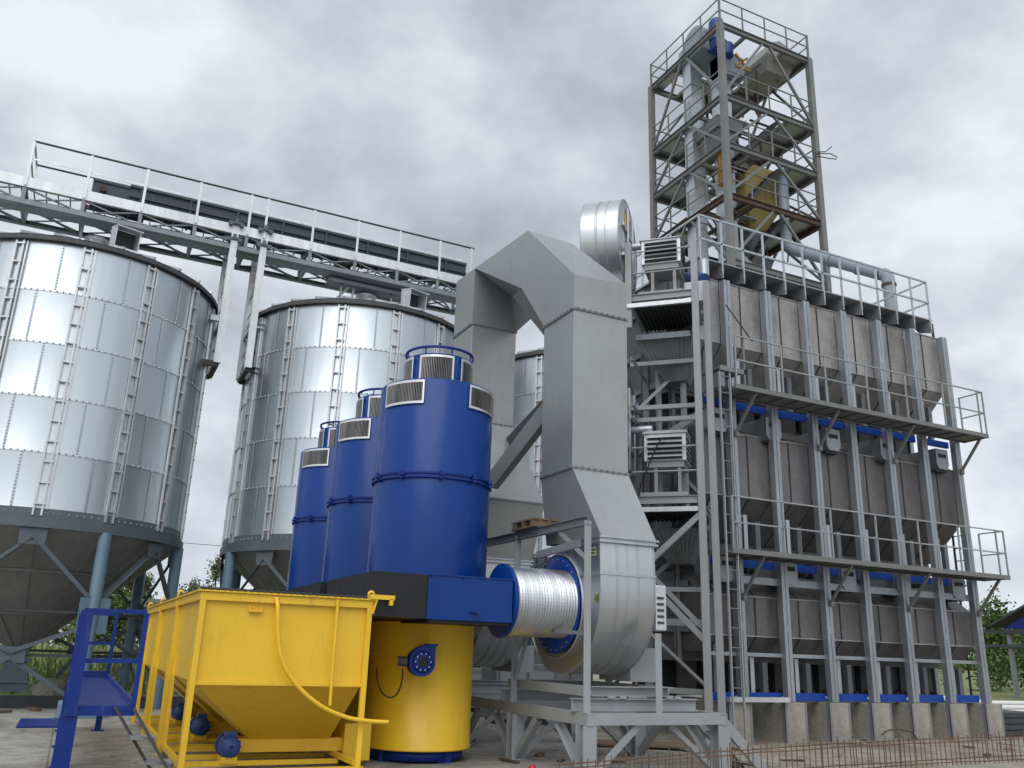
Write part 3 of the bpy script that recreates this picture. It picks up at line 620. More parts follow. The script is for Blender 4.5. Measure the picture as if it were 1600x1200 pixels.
# ------------------------------------------------------------------ fan frame
t = thing('steel_stand', 'grey painted steel support frame carrying the two lower fans', 'frame', (7.6, 12, 0))
bx0, bx1 = 6.45, 8.72
for y in (10.72, 12.85, 14.95, 17.0):
    for x in (bx0, bx1):
        MB().ibeam((x,y,0), (x,y,.66), .21, .21, .016, (0,1,0)).box(x-.14, y-.14, 0, x+.14, y+.14, .02).build('leg', M['grey'], t)
b = MB()
for x in (bx0, bx1): b.chan((x,10.6,.74), (x,17.1,.74), .10, .16, .014, 1 if x < 7 else -1)
for y in (10.66, 12.85, 14.95, 17.0): b.chan((bx0-.05,y,.745), (bx1+.05,y,.745), .10, .155, .014, -1)
b.build_split('base_beam', M['grey'], t)
b = MB()
for x in (bx0, bx1):
    for y0, y1 in ((10.72, 12.85), (12.85, 14.95), (14.95, 17.0)): b.angle((x,y0+.75,.64), (x,y0+.08,.05), .10); b.angle((x,y1-.75,.64), (x,y1-.08,.05), .10)
for y in (10.72, 12.85, 14.95): b.angle((bx0+.8,y,.64), (bx0+.1,y,.05), .10); b.angle((bx1-.85,y,.64), (bx1-.1,y,.05), .10)
b.build_split('knee_brace', M['grey'], t)
b = MB()
for y in (10.95, 13.2): b.ibeam((bx0-.1,y,.91), (bx1-.25,y,.91), .12, .17)
for y in (15.4, 17.0): b.ibeam((bx0-.1,y,.91), (bx1-.25,y,.91), .12, .17)
b.build_split('bearer', M['grey'], t)
b = MB()
for y in (10.95, 13.2): b.chan((bx0+.2,y,1.09), (bx1-.75,y,1.09), .1, .13)
for x in (bx0+.12, 8.0):
    b.chan((x,10.9,1.09), (x,13.3,1.09), .1, .13)
for x in (6.95, 7.15, 7.95, 8.1):
    b.box(x-.05, 10.86, .995, x+.05, 10.96, 1.03)
b.build_split('skid', M['grey'], t)
for x, y in ((bx0-.02, 10.72), (bx0-.02, 12.95), (bx0-.02, 15.2), (7.62, 10.72)):
    zt = 3.42 if x < 7 else 1.9
    MB().angle((x,y,.82), (x,y,zt), .11, .012, (0,1,0)).build('upright', M['grey'], t)
b = MB(); b.ibeam((bx0-.02,10.66,3.42), (bx0-.02,17.0,3.42), .10, .13); b.bar((bx0-.02,12.2,3.05), (bx0-.02,10.9,3.12), .05, .11); b.bar((bx0-.02,12.85,1.95), (bx0-.02,10.76,1.86), .03, .05); b.build_split('top_beam', M['grey_dark'], t)
b = MB(); b.angle((bx0,12.95,1.1), (bx0,12.1,2.6), .07); b.angle((bx0,10.72,2.9), (bx0+.0,11.5,3.35), .07); b.build_split('diagonal', M['grey'], t)
b = MB()
for x, y in ((bx0+.02, 12.0), (bx0+.02, 12.3)): b.tube((x,y,2.95), (x,y,3.05), .02, 8); b.poly([(x,y,2.98),(x,y,2.9),(x,y+.04,2.86),(x,y+.08,2.9)], .012, 6)
b.build_split('hook', M['dark'], t)

b = MB()
for y in (10.75, 11.35): b.chan((bx1+.08,y,.70), (bx1+.95,y,-.10), .05, .15, .01, 1 if y > 11 else -1)
b.build_split('stair_stringer', M['grey'], t)
b = MB()
for k in range(3): b.box(bx1+.22+.24*k, 10.79, .50-.22*k, bx1+.44+.24*k, 11.31, .525-.22*k)
b.build_split('stair_tread', M['grey_dark'], t)

# ------------------------------------------------------------------ lower fans
def lower_fan():
    c = Vector((0, 12.16, 2.31)); x0, x1 = 6.80, 7.74
    t = thing('fan', 'large galvanised scroll fan with its blue bolted inlet flange in full view', 'fan', (7.25, 12.16, 0), 'galvanised scroll fans under the grey duct')
    P = [(10.93, 3.17), (10.90, 2.5)]
    for k in range(0, 37):
        a = R(180 + 5*k); rr_ = 1.24 - .28*k/36; P.append((c.y + math.cos(a)*rr_, c.z + math.sin(a)*rr_*.93))
    P += [(13.1, 2.9), (12.0, 3.17)]
    b = MB(); n = len(P)
    for x in (x0, x1): b.add([(x, y, z) for y, z in P], [tuple(range(n))])
    Q = P[:-1]; b.add([(x, y, z) for y, z in Q for x in (x0, x1)], [(2*i, 2*i+1, 2*i+3, 2*i+2) for i in range(len(Q)-1)], True)
    (ya, za), (yb, zb) = P[-2], P[-1]; b.add([(x0,ya,za),(x1,ya,za),(x1,yb,zb),(x0,yb,zb)], [(0,1,2,3)])
    (ya, za), (yb, zb) = P[-1], P[0]; b.add([(x0,ya,za),(x1,ya,za),(x1,yb,zb),(x0,yb,zb)], [(0,1,2,3)])
    b.build('scroll_casing', M['galv_duct'], t)
    b = MB()
    for x in (x0-.012, x1-.004):
        for i in range(0, n-2):
            (ya, za), (yb, zb) = P[i], P[i+1]; b.bar((x+.008,ya,za), (x+.008,yb,zb), .02, .02)
    for xx in (x0+.27, x0+.30, x0+.45, x0+.48, x0+.64, x0+.67):
        for i in range(0, 30): (ya, za), (yb, zb) = P[i], P[i+1]; b.bar((xx,ya-.002,za), (xx,yb-.002,zb), .006, .008)
    b.box(x0-.03, 10.885, 2.70, x1+.02, 10.92, 2.74); b.box(x0-.03, 10.90, 2.70, x0-.005, 12.1, 2.74); b.build('seam', M['galv'], t)
    b = MB(); b.box(x0-.05, 10.86, 3.17, x1+.05, 12.1, 3.20); b.box(x0-.03, 10.89, 3.20, x1+.03, 12.1, 3.235); b.box(x0-.06, 10.85, 3.235, x1+.06, 12.1, 3.26); b.build('outlet_flange', M['galv'], t)
    b = MB(); b.lathe([(.50, -.03), (.735, -.03), (.735, .0), (.50, .0), (.50, -.03)], (x0-.03,c.y,c.z), 64, 'x'); fl = b.build('inlet_flange', M['blue_beam'], t)
    b = MB()
    for k in range(26): a = 2*PI*k/26; b.tube((x0-.085,c.y+math.cos(a)*.69,c.z+math.sin(a)*.69), (x0-.06,c.y+math.cos(a)*.69,c.z+math.sin(a)*.69), .012, 6)
    b.build('bolt_ring', M['chrome'], fl)
    b = MB(); b.box(x0-.016, 11.02, 2.98, x0-.012, 11.18, 3.11, 0)
    for q_, row in ((3.07, 5), (3.02, 4)):
        for k in range(row): b.box(x0-.019, 11.16-.026*k-.018, q_-.012, x0-.0165, 11.16-.026*k, q_+.012, 1)
    b.box(x0-.016, 10.985, 2.30, x0-.012, 11.05, 2.42, 2); b.box(x0-.019, 11.01, 2.34, x0-.0165, 11.03, 2.39, 1); b.build('sticker', [M['sticker'], M['black'], M['yellow_dull']], t)
    b = MB(); b.lathe([(.78, -.02), (.80, -.02), (.80, .03), (.78, .03)], (x0-.02,c.y,c.z-.02), 48, 'x'); b.build('inlet_ring', M['galv'], t)
    if True:
        b = MB(); b.box(x1+.02, 11.6, 1.2, x1+.5, 12.5, 1.7); b.tube((x1,c.y,c.z), (x1+.5,c.y,c.z), .08, 12); b.build_split('drive_stand', M['grey'], t)
    return t, c
lf, fc = lower_fan()
copy_tree(lf, (0,4.1,0), 'second galvanised scroll fan with blue flange, half hidden behind the yellow drum')
# corrugated connecting pipes
def link_pipe():
    t = thing('corrugated_pipe', 'bright corrugated galvanised pipe between two blue flanges', 'pipe', (6.2, 11.9, 2.3), 'corrugated pipes between furnaces and fans')
    prof = []; n = 44
    for k in range(n+1):
        x = 5.72 + (6.74-5.72)*k/n; prof += [(.49 + (.020 if k % 2 else 0) + random.uniform(-.004, .004), x)]
    b = MB(); b.lathe(prof, (0,11.93,2.305), 64, 'x', smooth=False); b.build('pipe_body', M['galv_duct'], t)
    b = MB(); b.lathe([(.01, 5.665), (.54, 5.665), (.54, 5.72), (.01, 5.72)], (0,11.93,2.305), 64, 'x'); b.build('flange', M['blue'], t, .004)
    return t
lp = link_pipe()
copy_tree(lp, (0,3.3,0), 'shadowed corrugated pipe showing past the edge of the yellow drum')

# ------------------------------------------------------------------ grey duct arch
t = thing('duct_arch', 'large grey painted square duct bent into an arch above the lower fans', 'duct', (7.3, 14, 3))
DX0, DX1 = 6.80, 7.87
ya, yb = 11.78, 12.85; yc, yd = 16.21, 17.27
def ring(mb, y0, y1, z, x0=DX0, x1=DX1, e=.022, h=.035):
    mb.box(x0-e, y0-e, z, x1+e, y0+.0, z+h); mb.box(x0-e, y1, z, x1+e, y1+e, z+h); mb.box(x0-e, y0, z, x0, y1, z+h); mb.box(x1, y0, z, x1+e, y1, z+h)
b = MB(); b.box(DX0, ya, 4.44, DX1, yb, 7.20); b.build('riser_section', M['duct'], t, .008)
b = MB(); b.box(DX0, yc, 6.22, DX1, yd, 8.40); b.build('riser_section', M['duct'], t, .008)
A = [(DX0,ya,4.44),(DX1,ya,4.44),(DX1,yb,4.44),(DX0,yb,4.44)]; B = [(6.8,10.9,3.262),(7.78,10.9,3.262),(7.78,12.6,3.262),(6.8,12.6,3.262)]
b = MB(); b.add(A+B, [(0,1,5,4),(1,2,6,5),(2,3,7,6),(3,0,4,7)]); b.build('transition', M['duct'], t)
A = [(DX0,yc,6.22),(DX1,yc,6.22),(DX1,yd,6.22),(DX0,yd,6.22)]; B = [(6.75,14.8,4.35),(7.93,14.8,4.35),(7.93,17.35,4.35),(6.75,17.35,4.35)]; Cc = [(6.8,15.0,3.262),(7.78,15.0,3.262),(7.78,16.7,3.262),(6.8,16.7,3.262)]
b = MB(); b.add(A+B, [(0,1,5,4),(1,2,6,5),(2,3,7,6),(3,0,4,7)]); b.add(B+Cc, [(0,1,5,4),(1,2,6,5),(2,3,7,6),(3,0,4,7)]); b.build('transition', M['duct'], t)
# folded bend
FLt, FRt, BLt, BRt = (DX0,ya,7.81), (DX1,ya,7.86), (DX0,yb,7.22), (DX1,yb,7.22)
R1, R2 = (DX0,13.62,9.48), (DX1,13.75,9.52); K1 = (DX0,13.82,8.32); K2 = (DX1,14.15,8.62)
l0, l1, l2, l3 = (DX0,yc,9.71), (7.72,yc,9.22), (DX1,yd,9.25), (DX0,yd,9.80)
b = MB()
b.add([(DX0,ya,7.2),(DX1,ya,7.2),FRt,FLt], [(0,1,2,3)]); b.add([(DX0,ya,7.2),FLt,(DX0,yb,7.2)], [(0,1,2)]); b.add([(DX1,ya,7.2),FRt,(DX1,yb,7.2)], [(0,1,2)])
b.add([FLt, FRt, R2, R1], [(0,1,2,3)])                                  # sloping roof sheet
b.add([FLt, (DX0,12.7,8.64), K1, (DX0,yb,7.2)], [(0,1,2,3)]); b.add([(DX0,12.7,8.64), R1, K1], [(0,1,2)])
b.add([FRt, R2, K2, (DX1,yb,7.2)], [(0,1,2,3)])
b.add([R1, l0, l1, K1], [(0,1,3),(1,2,3)]); b.add([R1, R2, l3], [(0,1,2)]); b.add([(DX1,yc,8.4), l1, K2], [(0,1,2)]); b.add([R1, l0, l3], [(0,2,1)]); b.add([R2, l2, l3], [(0,1,2)]); b.add([R2, K2, l1, l2], [(0,1,2,3)]); b.add([K1, l1, K2], [(0,1,2)])
b.add([(DX0,yc,8.4), (DX1,yc,8.4), l1, l0], [(0,1,2,3)]); b.add([(DX0,yc,8.4), l0, l3, (DX0,yd,8.4)], [(0,1,2,3)]); b.add([(DX0,yd,8.4), (DX1,yd,8.4), l2, l3], [(0,1,2,3)]); b.add([(DX1,yc,8.4), (DX1,yd,8.4), l2, l1], [(0,1,2,3)])
b.build('bend', M['duct'], t)
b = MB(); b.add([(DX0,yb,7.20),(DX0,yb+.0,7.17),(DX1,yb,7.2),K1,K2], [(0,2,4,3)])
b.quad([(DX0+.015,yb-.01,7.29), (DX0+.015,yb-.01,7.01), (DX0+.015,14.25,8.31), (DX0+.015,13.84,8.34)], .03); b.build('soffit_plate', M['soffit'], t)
for a_ in ((ya, yb, 7.17), (yc, yd, 8.37), (ya, yb, 4.42), (yc, yd, 6.19), (14.8, 17.35, 4.33, 6.75, 7.93)): b = MB(); ring(b, *a_); b.build('flange', M['grey_dark'], t)
b = MB()
for z, y in ((7.2, ya), (4.45, ya), (8.4, yc), (6.22, yc)):
    for k in range(9): b.tube((DX0+.06+.118*k,y-.045,z), (DX0+.06+.118*k,y-.02,z), .014, 6); b.tube((DX0-.045,y+.06+.118*k,z), (DX0-.02,y+.06+.118*k,z), .014, 6)
b.build('bolt_row', M['grey_dark'], t)
# inclined chute and second duct behind arch
t = thing('inclined_beam', 'grey inclined steel channel beam crossing behind the duct arch', 'beam', (8, 15, 5))
b = MB(); b.chan((6.68,14.6,4.6), (7.2,12.9,6.02), .16, .30, .014, -1); b.build('channel', M['grey_dark'], t)
b = MB(); b.chan((7.6,16.1,5.6), (8.3,13.4,7.2), .12, .3, .014, -1); b.build('channel', M['dark'], t)
# pallets on top beam
t = thing('wooden_pallet', 'small wooden pallets lying on the grey beam in front of the duct', 'pallet', (6.44, 12.5, 3.5))
b = MB()
for y in (12.18, 12.5, 12.82): b.box(6.3, y-.05, 3.51, 6.9, y+.05, 3.60)
for k in range(4): b.box(6.3+.16*k, 12.1, 3.60, 6.41+.16*k, 12.92, 3.625)
for k in range(3): b.box(6.3+.25*k, 12.1, 3.488, 6.4+.25*k, 12.92, 3.508)
b.build('board', M['wood'], t)

# ------------------------------------------------------------------ corner fans on their platforms (turned 45 degrees)
D = Vector((.7071,-.7071,0)); PV = Vector((.7071,.7071,0)); UP = Vector((0,0,1))
PA = Vector((11.72, 14.72, 0))
def pp(tt, s, z): return PA - D*tt + PV*s + UP*z      # local frame of platform tower
def obox(mb, t0, t1, s0, s1, z0, z1, mi=0):
    vs = [pp(a, c, z) for z in (z0, z1) for a, c in ((t0,s0),(t1,s0),(t1,s1),(t0,s1))]
    return mb.add(vs, [(3,2,1,0),(4,5,6,7),(0,1,5,4),(1,2,6,5),(2,3,7,6),(3,0,4,7)], False, mi)
t = thing('fan_tower', 'grey steel platform tower with floors carrying fan motors beside the dryer', 'tower', tuple(PA))
for tt, s, z0, z1 in ((0, 0, -.15, 11.0), (-.21, .47, -.15, 10.1), (1.55, 0, 8.9, 11.1), (1.5, 1.9, -.1, 9.4), (0, 1.9, -.15, 9.4)):
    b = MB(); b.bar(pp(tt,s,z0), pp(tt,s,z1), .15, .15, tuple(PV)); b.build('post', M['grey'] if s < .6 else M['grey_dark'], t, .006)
for z, nm in ((9.43, 'hi'), (4.62, 'lo')):
    b = MB(); b.ibeam(pp(-.05,0,z+.22), pp(1.6,0,z+.22), .1, .17); b.ibeam(pp(-.05,1.6,z+.22), pp(1.6,1.6,z+.22), .1, .17)
    for tt in (0.05, 1.5): b.ibeam(pp(tt,0,z+.1), pp(tt,1.7,z+.1), .1, .17)
    b.build('floor_beam', M['grey'], t)
    b = MB(); b.chan(pp(.08,-.08,z), pp(1.62,-.08,z), .08, .1); b.build('edge_channel', M['galv_light'], t)
    b = MB(); obox(b, 0.05, 1.5, .05, 1.7, z+.02, z+.05)
    for k in range(14): obox(b, .1+.1*k, .13+.1*k, .05, 1.7, z-.02, z+.02)
    b.build('floor', M['dark'], t)
    b = MB(); 
    for q in (.55, 1.1): b.tube(pp(.05,-.02,z+.3+q), pp(1.5,-.02,z+.3+q), .02, 8)
    b.build('guard_rail', M['grey'], t)
b = MB(); b.angle(pp(.05,0,4.5), pp(1.4,.1,3.3), .12); b.angle(pp(.05,1.7,4.5), pp(1.5,1.7,3.2), .10); b.angle(pp(0,.0,1.9), pp(1.6,.3,3.5), .12); b.angle(pp(0,.12,2.1), pp(1.5,.5,3.6), .1)
b.angle(pp(0,.02,4.45), pp(0,.55,3.7), .07); b.angle(pp(0,.55,3.7), pp(0,.05,.9), .07); b.angle(pp(0,.0,8.9), pp(0,.55,8.0), .06); b.angle(pp(0,.55,8.0), pp(0,.0,7.0), .06)
b.angle(pp(1.3,.5,2.1), pp(.2,1.4,1.0), .09); b.angle(pp(0,.3,.9), pp(1.3,.8,.9), .12); b.angle(pp(0,.9,2.3), pp(1.6,1.0,2.3), .14)
b.build_split('brace', M['grey'], t)
# hoods (corrugated) between the platforms and the dryer end
b = MB()
def hood(z1, z0):
    T = [pp(.1,.6,z1), pp(1.6,.6,z1), pp(1.6,1.8,z1), pp(.1,1.8,z1)]; Bq = [pp(.4,1.1,z0), pp(.9,1.2,z0), pp(.9,1.7,z0), pp(.4,1.7,z0)]
    b.add(T+Bq, [(0,1,5,4),(1,2,6,5),(2,3,7,6),(3,0,4,7),(4,5,6,7)])
    for k in range(12):
        f = (k+.5)/12; p0 = T[0].lerp(T[1], f); p1 = Bq[0].lerp(Bq[1], f); b.bar(p0, p1, .03, .03); p0 = T[3].lerp(T[0], f); p1 = Bq[3].lerp(Bq[0], f); b.bar(p0, p1, .03, .03)
hood(8.9, 7.9); b.build('hood', M['grey_dark'], t); b = MB(); hood(4.3, 3.6); b.build('hood', M['grey_dark'], t)
b = MB()
for z in (8.3, 7.2, 6.9, 3.0): b.angle(pp(.0,.9,z), pp(1.7,.9,z), .1); b.angle(pp(1.5,.1,z-.1), pp(1.5,1.9,z-.1), .08)
for q in (.5, 1.1): b.bar(pp(q,1.3,4.6), pp(q,1.3,8.6), .1, .1)
b.angle(pp(1.5,.9,7.2), pp(.5,1.3,8.3), .08); b.angle(pp(.2,1.4,5.2), pp(1.4,1.4,6.6), .08); b.chan(pp(.1,1.0,7.0), pp(1.5,1.5,6.3), .14, .16); b.build_split('inner_frame', M['grey'], t)
b = MB(); obox(b, .2, 1.5, .5, .54, 8.78, 8.92); b.build('mesh_strip', M['galv_dull'], t)
# ladder on the tower
t = thing('cage_ladder', 'tall thin grey ladder standing against the dryer beside the fan tower', 'ladder', (12.4, 14.75, 0))
b = MB()
for x in (12.44, 12.74): b.bar((x,14.85,-.15), (x,14.85,7.9), .03, .05)
b.build_split('stile', M['grey'], t)
b = MB()
for k in range(20): b.tube((12.44,14.85,.2+.4*k), (12.74,14.85,.2+.4*k), .012, 6)
b.build_split('rung', M['grey_dark'], t)
def motor_unit(z, lab):
    t = thing('fan_motor', lab, 'motor', tuple(pp(.75,.6,z)), 'louvred fan motors on the platform tower')
    b = MB()
    for a in (.1, .62):
        for s in (.15, .75): obox(b, .35+a, .42+a, s, s+.08, z+.02, z+.72)
    obox(b, .3, 1.35, .1, .9, z, z+.1); obox(b, .38, 1.2, .12, .9, z+.66, z+.80); b.build('stand', M['grey'], t)
    b = MB(); obox(b, .32, 1.25, .08, .92, z+.80, z+1.42)
    b.prism([pp(.28,.04,z+1.42), pp(1.3,.04,z+1.42), pp(1.26,.2,z+1.52), pp(.32,.2,z+1.52)], PV*.7)
    c = b.build('louvre_cap', M['galv_light'], t, .006)
    b = MB()
    for k in range(5): obox(b, .4, 1.17, .03, .085, z+.84+.11*k, z+.868+.11*k); obox(b, .30, .325, .15, .85, z+.84+.11*k, z+.88+.11*k)
    b.build('slot', M['black'], c)
    b = MB()
    for k in range(5): b.add([pp(.4,.07,z+.95+.11*k), pp(1.17,.07,z+.95+.11*k), pp(1.17,.0,z+.875+.11*k), pp(.4,.0,z+.875+.11*k)], [(0,1,2,3)])
    b.build('louvre', M['galv_light'], c)
    return t
m1 = motor_unit(9.74, 'louvred fan motor on the upper platform beside the round galvanised drum')
motor_unit(4.93, 'louvred fan motor on the lower platform with black cable hanging down')
t = thing('belt_guard', 'dark blue motor and grey drive housing behind the upper louvred motor', 'motor', tuple(pp(-.1,.9,9.7)))
b = MB(); b.tube(pp(-.15,.8,10.3), pp(.25,1.2,10.6), .16, 16); b.build('motor_body', M['motor'], t)
b = MB(); obox(b, -.2, .35, .7, 1.3, 9.72, 10.25); b.tube(pp(-.1,1.2,10.5), pp(-.1,1.2,11.0), .13, 14); b.build('housing', M['galv'], t, .02)
b = MB(); obox(b, .05, .12, .62, .70, 9.75, 10.2); b.build('rust_bracket', M['rust'], t)
def upper_fan(zc, lab):
    c = pp(2.15, .62, zc)
    t = thing('blower_drum', lab, 'fan', tuple(c), 'round galvanised fans turned towards the platform tower')
    pr = [(.3, -.46), (1.18, -.46), (1.2, -.455), (1.205, -.43), (1.2, -.42), (1.2, .42), (1.205, .43), (1.2, .455), (1.18, .46), (.3, .46)]
    b = MB(); b.lathe([(1.2,-.46),(1.2,.46)], c, 64, tuple(D)); b.lathe([(.01,.46),(1.2,.46)], c, 64, tuple(D), smooth=False); b.lathe([(.01,-.46),(1.2,-.46)], c, 64, tuple(D), smooth=False)
    b.build('scroll_casing', M['galv_duct'], t)
    b = MB()
    for h_ in (-.46, -.1, -.06, .15, .46): b.lathe([(1.2, h_-.01), (1.212, h_-.01), (1.212, h_+.01), (1.2, h_+.01)], c, 64, tuple(D))
    b.bar(c+UP*1.205-D*.46, c+UP*1.205+D*.46, .02, .02); b.build('seam', M['galv'], t)
    b = MB(); q = c + D*.5
    for z_ in (-.5, .3): b.bar(q-PV*.75+UP*z_, q+PV*.75+UP*z_, .05, .08)
    b.bar(q-PV*.25-UP*1.0, q-PV*.25+UP*.95, .05, .08); b.bar(q+PV*.35-UP*1.0, q+PV*.35+UP*.95, .05, .08); b.tube(q-D*.1, q+D*.5, .09, 14); b.build('side_frame', M['galv'], t)
    b = MB(); b.prism([q-PV*.42+UP*.72-D*.03, q-PV*.2+UP*.78-D*.03, q-PV*.2+UP*.5-D*.03, q-PV*.42+UP*.45-D*.03], D*.006); b.build('warning_label', M['yellow'], t)
    return t
upper_fan(11.3, 'round galvanised fan drum standing high behind the top of the duct arch')
upper_fan(6.6, 'round galvanised fan drum mostly hidden behind the duct riser at mid height')
t = thing('fan_motor', 'small white louvred cover attached beside the galvanised scroll fan', 'motor', (7.9, 11.4, 1.9), 'louvred fan motors on the platform tower')
b = MB(); b.box(7.86, 11.05, 1.95, 8.06, 11.5, 2.62); c = b.build('louvre_cap', M['galv_light'], t, .02)
b = MB()
for k in range(5): b.box(7.885, 11.03, 2.05+.09*k, 8.0, 11.055, 2.085+.09*k)
b.build('slot', M['dark'], c)
MB().poly([pp(.75,-.02,6.2), pp(.9,-.08,6.1), pp(1.2,-.1,5.4), pp(1.36,-.1,4.9), pp(1.38,-.1,4.0)], .018, 6).build('hanging_cable', M['black']).update_tag()
tag(bpy.data.objects['hanging_cable'], 'thin black cable hanging across the lower louvred motor', 'cable')

# ------------------------------------------------------------------ grain dryer
t = thing('grain_dryer', 'long three tier steel grain dryer with walkways on concrete footings', 'dryer', (17, 18, 0))
CX = [13.38 + 1.325*k for k in range(7)]; yC = 15.62; yP = 15.86; yR = 19.6
colxs = CX
for x in colxs:
    b = MB()
    for s in (-1, 1): b.chan((x+s*.055,yC,.70), (x+s*.055,yC,10.66), .095, .16, .01, s, (0,1,0))
    for k in range(4): b.box(x-.1, yC-.085, 2.2+2.4*k, x+.1, yC-.078, 2.35+2.4*k)
    b.build('column', M['dryer_post'], t)
edges = [12.5] + CX[:-1] + [CX[-1] + .14]
def bay(x0, x1, prof, mat, name, lip=None):
    b = MB(); e = .01; xm = (x0+x1)/2
    for (a, c) in ((x0+e, xm-.004), (xm+.004, x1-e)):
        for i in range(len(prof)-1):
            (y0, z0), (y1, z1) = prof[i], prof[i+1]; b.add([(a,y0,z0),(c,y0,z0),(c,y1,z1),(a,y1,z1)], [(0,1,2,3)])
    for i in range(len(prof)-1):
        (y0, z0), (y1, z1) = prof[i], prof[i+1]; b.bar((xm,y0-.008,z0), (xm,y1-.008,z1), .03, .02, (0,-1,.3), 1)
        if abs(y0-y1) < .05:
            nb = int(abs(z1-z0)/.1)
            for q in range(nb): z = z0 + (z1-z0)*(q+.5)/nb; b.box(xm-.012, y0-.03, z-.012, xm+.012, y0-.012, z+.012, 1)
    if lip:
        for z in lip: b.box(x0+e, yP-.02, z-.012, x1-e, yP+.01, z+.014, 2)
    return b.build(name, [mat, M['dark'], M['panel_light']], t)
for k in range(len(edges)-1):
    x0, x1 = edges[k], edges[k+1]
    bay(x0, x1, [(16.5, 11.12), (yP, 10.74), (yP, 9.06), (16.9, 8.05)], M['panel_light'], 'wall_panel', (10.74, 9.06))
    bay(x0, x1, [(16.75, 7.35), (yP, 6.80), (yP, 5.25), (16.9, 4.30)], M['panel_dark'], 'wall_panel', (6.80, 5.25))
    bay(x0, x1, [(16.6, 3.55), (yP, 2.96), (yP, 2.08), (16.2, 1.72)], M['panel_dark'], 'wall_panel', (2.96, 2.08))
# inner core and end walls
b = MB(); b.box(12.5, 16.95, 7.95, 21.42, yR, 11.1); b.box(12.5, 16.95, 4.1, 21.42, yR, 7.0); b.box(12.5, 16.95, 1.5, 21.42, yR, 3.5)
for x in (12.5, 21.42):
    for pr in ([(16.5, 11.12), (yP, 10.74), (yP, 9.06), (16.95, 8.05), (16.95, 11.1)], [(16.95, 7.0), (16.75, 7.35), (yP, 6.80), (yP, 5.25), (16.95, 4.3)], [(16.95, 3.5), (16.6, 3.55), (yP, 2.96), (yP, 2.08), (16.2, 1.72), (16.95, 1.72)]):
        b.prism([(x-.01, y, z) for y, z in pr], (.02,0,0))
b.build('end_wall', M['panel_dark'], t)
b = MB(); b.box(12.4, 16.45, 11.1, 21.3, yR+.1, 11.16); b.box(12.5, 18.2, 7.0, 21.42, 19.5, 7.95); b.box(12.5, 18.2, 3.5, 21.42, 19.5, 4.1); b.build('roof', M['galv'], t)
# ribs on the left end wall (visible beside the fan tower)
b = MB()
for z in (10.4, 9.2, 8.2, 6.6, 5.4, 4.5, 3.2, 2.2): b.chan((12.44,16.2,z), (12.44,19.4,z), .08, .14)
for y in (16.6, 17.8, 19.0): b.chan((12.40,y,1.5), (12.40,y,11.0), .1, .12)
b.build_split('wall_rib', M['grey_dark'], t)
# beams
for z, y0 in ((7.47, 15.73), (3.68, 15.73), (.79, 15.73)):
    b = MB()
    for k in range(len(CX)): 
        xa = (CX[k-1] if k else 12.4) + .11; b.box(xa, y0, z-.085, CX[k]-.11, y0+.08, z+.085)
        for q in (.12, .24): 
            b.box(xa+q, y0-.012, z-.04, xa+q+.025, y0, z-.015); b.box(xa+q, y0-.012, z+.02, xa+q+.025, y0, z+.045)
    b.build('tie_beam', M['blue_beam'], t)
b = MB()
for k in range(len(CX)-1): b.box(CX[k]+.1, 15.66, 3.23, CX[k+1]-.1, 15.73, 3.39); b.box(CX[k]+.1, 15.68, 1.64, CX[k+1]-.1, 15.78, 1.72)
b.box(12.9, 15.66, 3.23, 13.28, 15.73, 3.39); b.box(12.5, 15.68, 1.64, 13.28, 15.78, 1.72); b.build_split('channel_rail', M['dryer_post'], t)
b = MB()
for zt, zb in ((8.75, 7.72), (4.85, 3.95), (1.62, .86)):
    for k in range(len(CX)-1):
        xm = (CX[k]+CX[k+1])/2; b.chan((xm-.12,15.95,zb), (xm-.12,15.95,zt), .11, .1, .01, 1, (0,1,0))
        b.box(xm+.36, 16.1, zb, xm+.50, 16.22, zt-.1, 1)
b.build_split('strut', [M['galv'], M['galv_dull']], t)
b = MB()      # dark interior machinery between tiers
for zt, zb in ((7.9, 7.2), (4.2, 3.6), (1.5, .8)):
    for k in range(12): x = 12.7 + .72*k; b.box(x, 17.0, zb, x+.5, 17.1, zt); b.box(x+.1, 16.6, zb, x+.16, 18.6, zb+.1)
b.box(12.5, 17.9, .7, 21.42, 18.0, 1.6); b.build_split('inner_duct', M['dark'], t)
vb = None
for x, z in ((13.04,7.0),(14.72,7.0),(16.7,7.0),(18.62,7.0),(20.75,7.0),(13.1,3.55),(14.95,3.55),(16.85,3.55),(18.75,3.55),(20.8,3.55)):
    dd = (x-13.04, 0, z-7.0)
    if vb is None:
        q = MB(); q.prism([(x-.24,15.62,z+.28),(x+.24,15.62,z+.28),(x+.24,15.62,z-.16),(x+.16,15.62,z-.28),(x-.16,15.62,z-.28),(x-.24,15.62,z-.16)], (0,.9,0)); vb = q.build('vent_box', M['dryer_post'], t, .01)
        q = MB(); q.box(x-.15, 15.605, z+.04, x+.15, 15.63, z+.14); vs = q.build('slot', M['black'], vb); q = MB(); q.box(x-.2, 15.7, z-.34, x+.22, 16.2, z-.285); vs2 = q.build('drip_plate', M['dark'], vb)
    else:
        c = vb.copy(); COL.objects.link(c); c.parent = t; c.location = dd; 
        for e_ in (vs, vs2): s_ = e_.copy(); COL.objects.link(s_); s_.parent = c
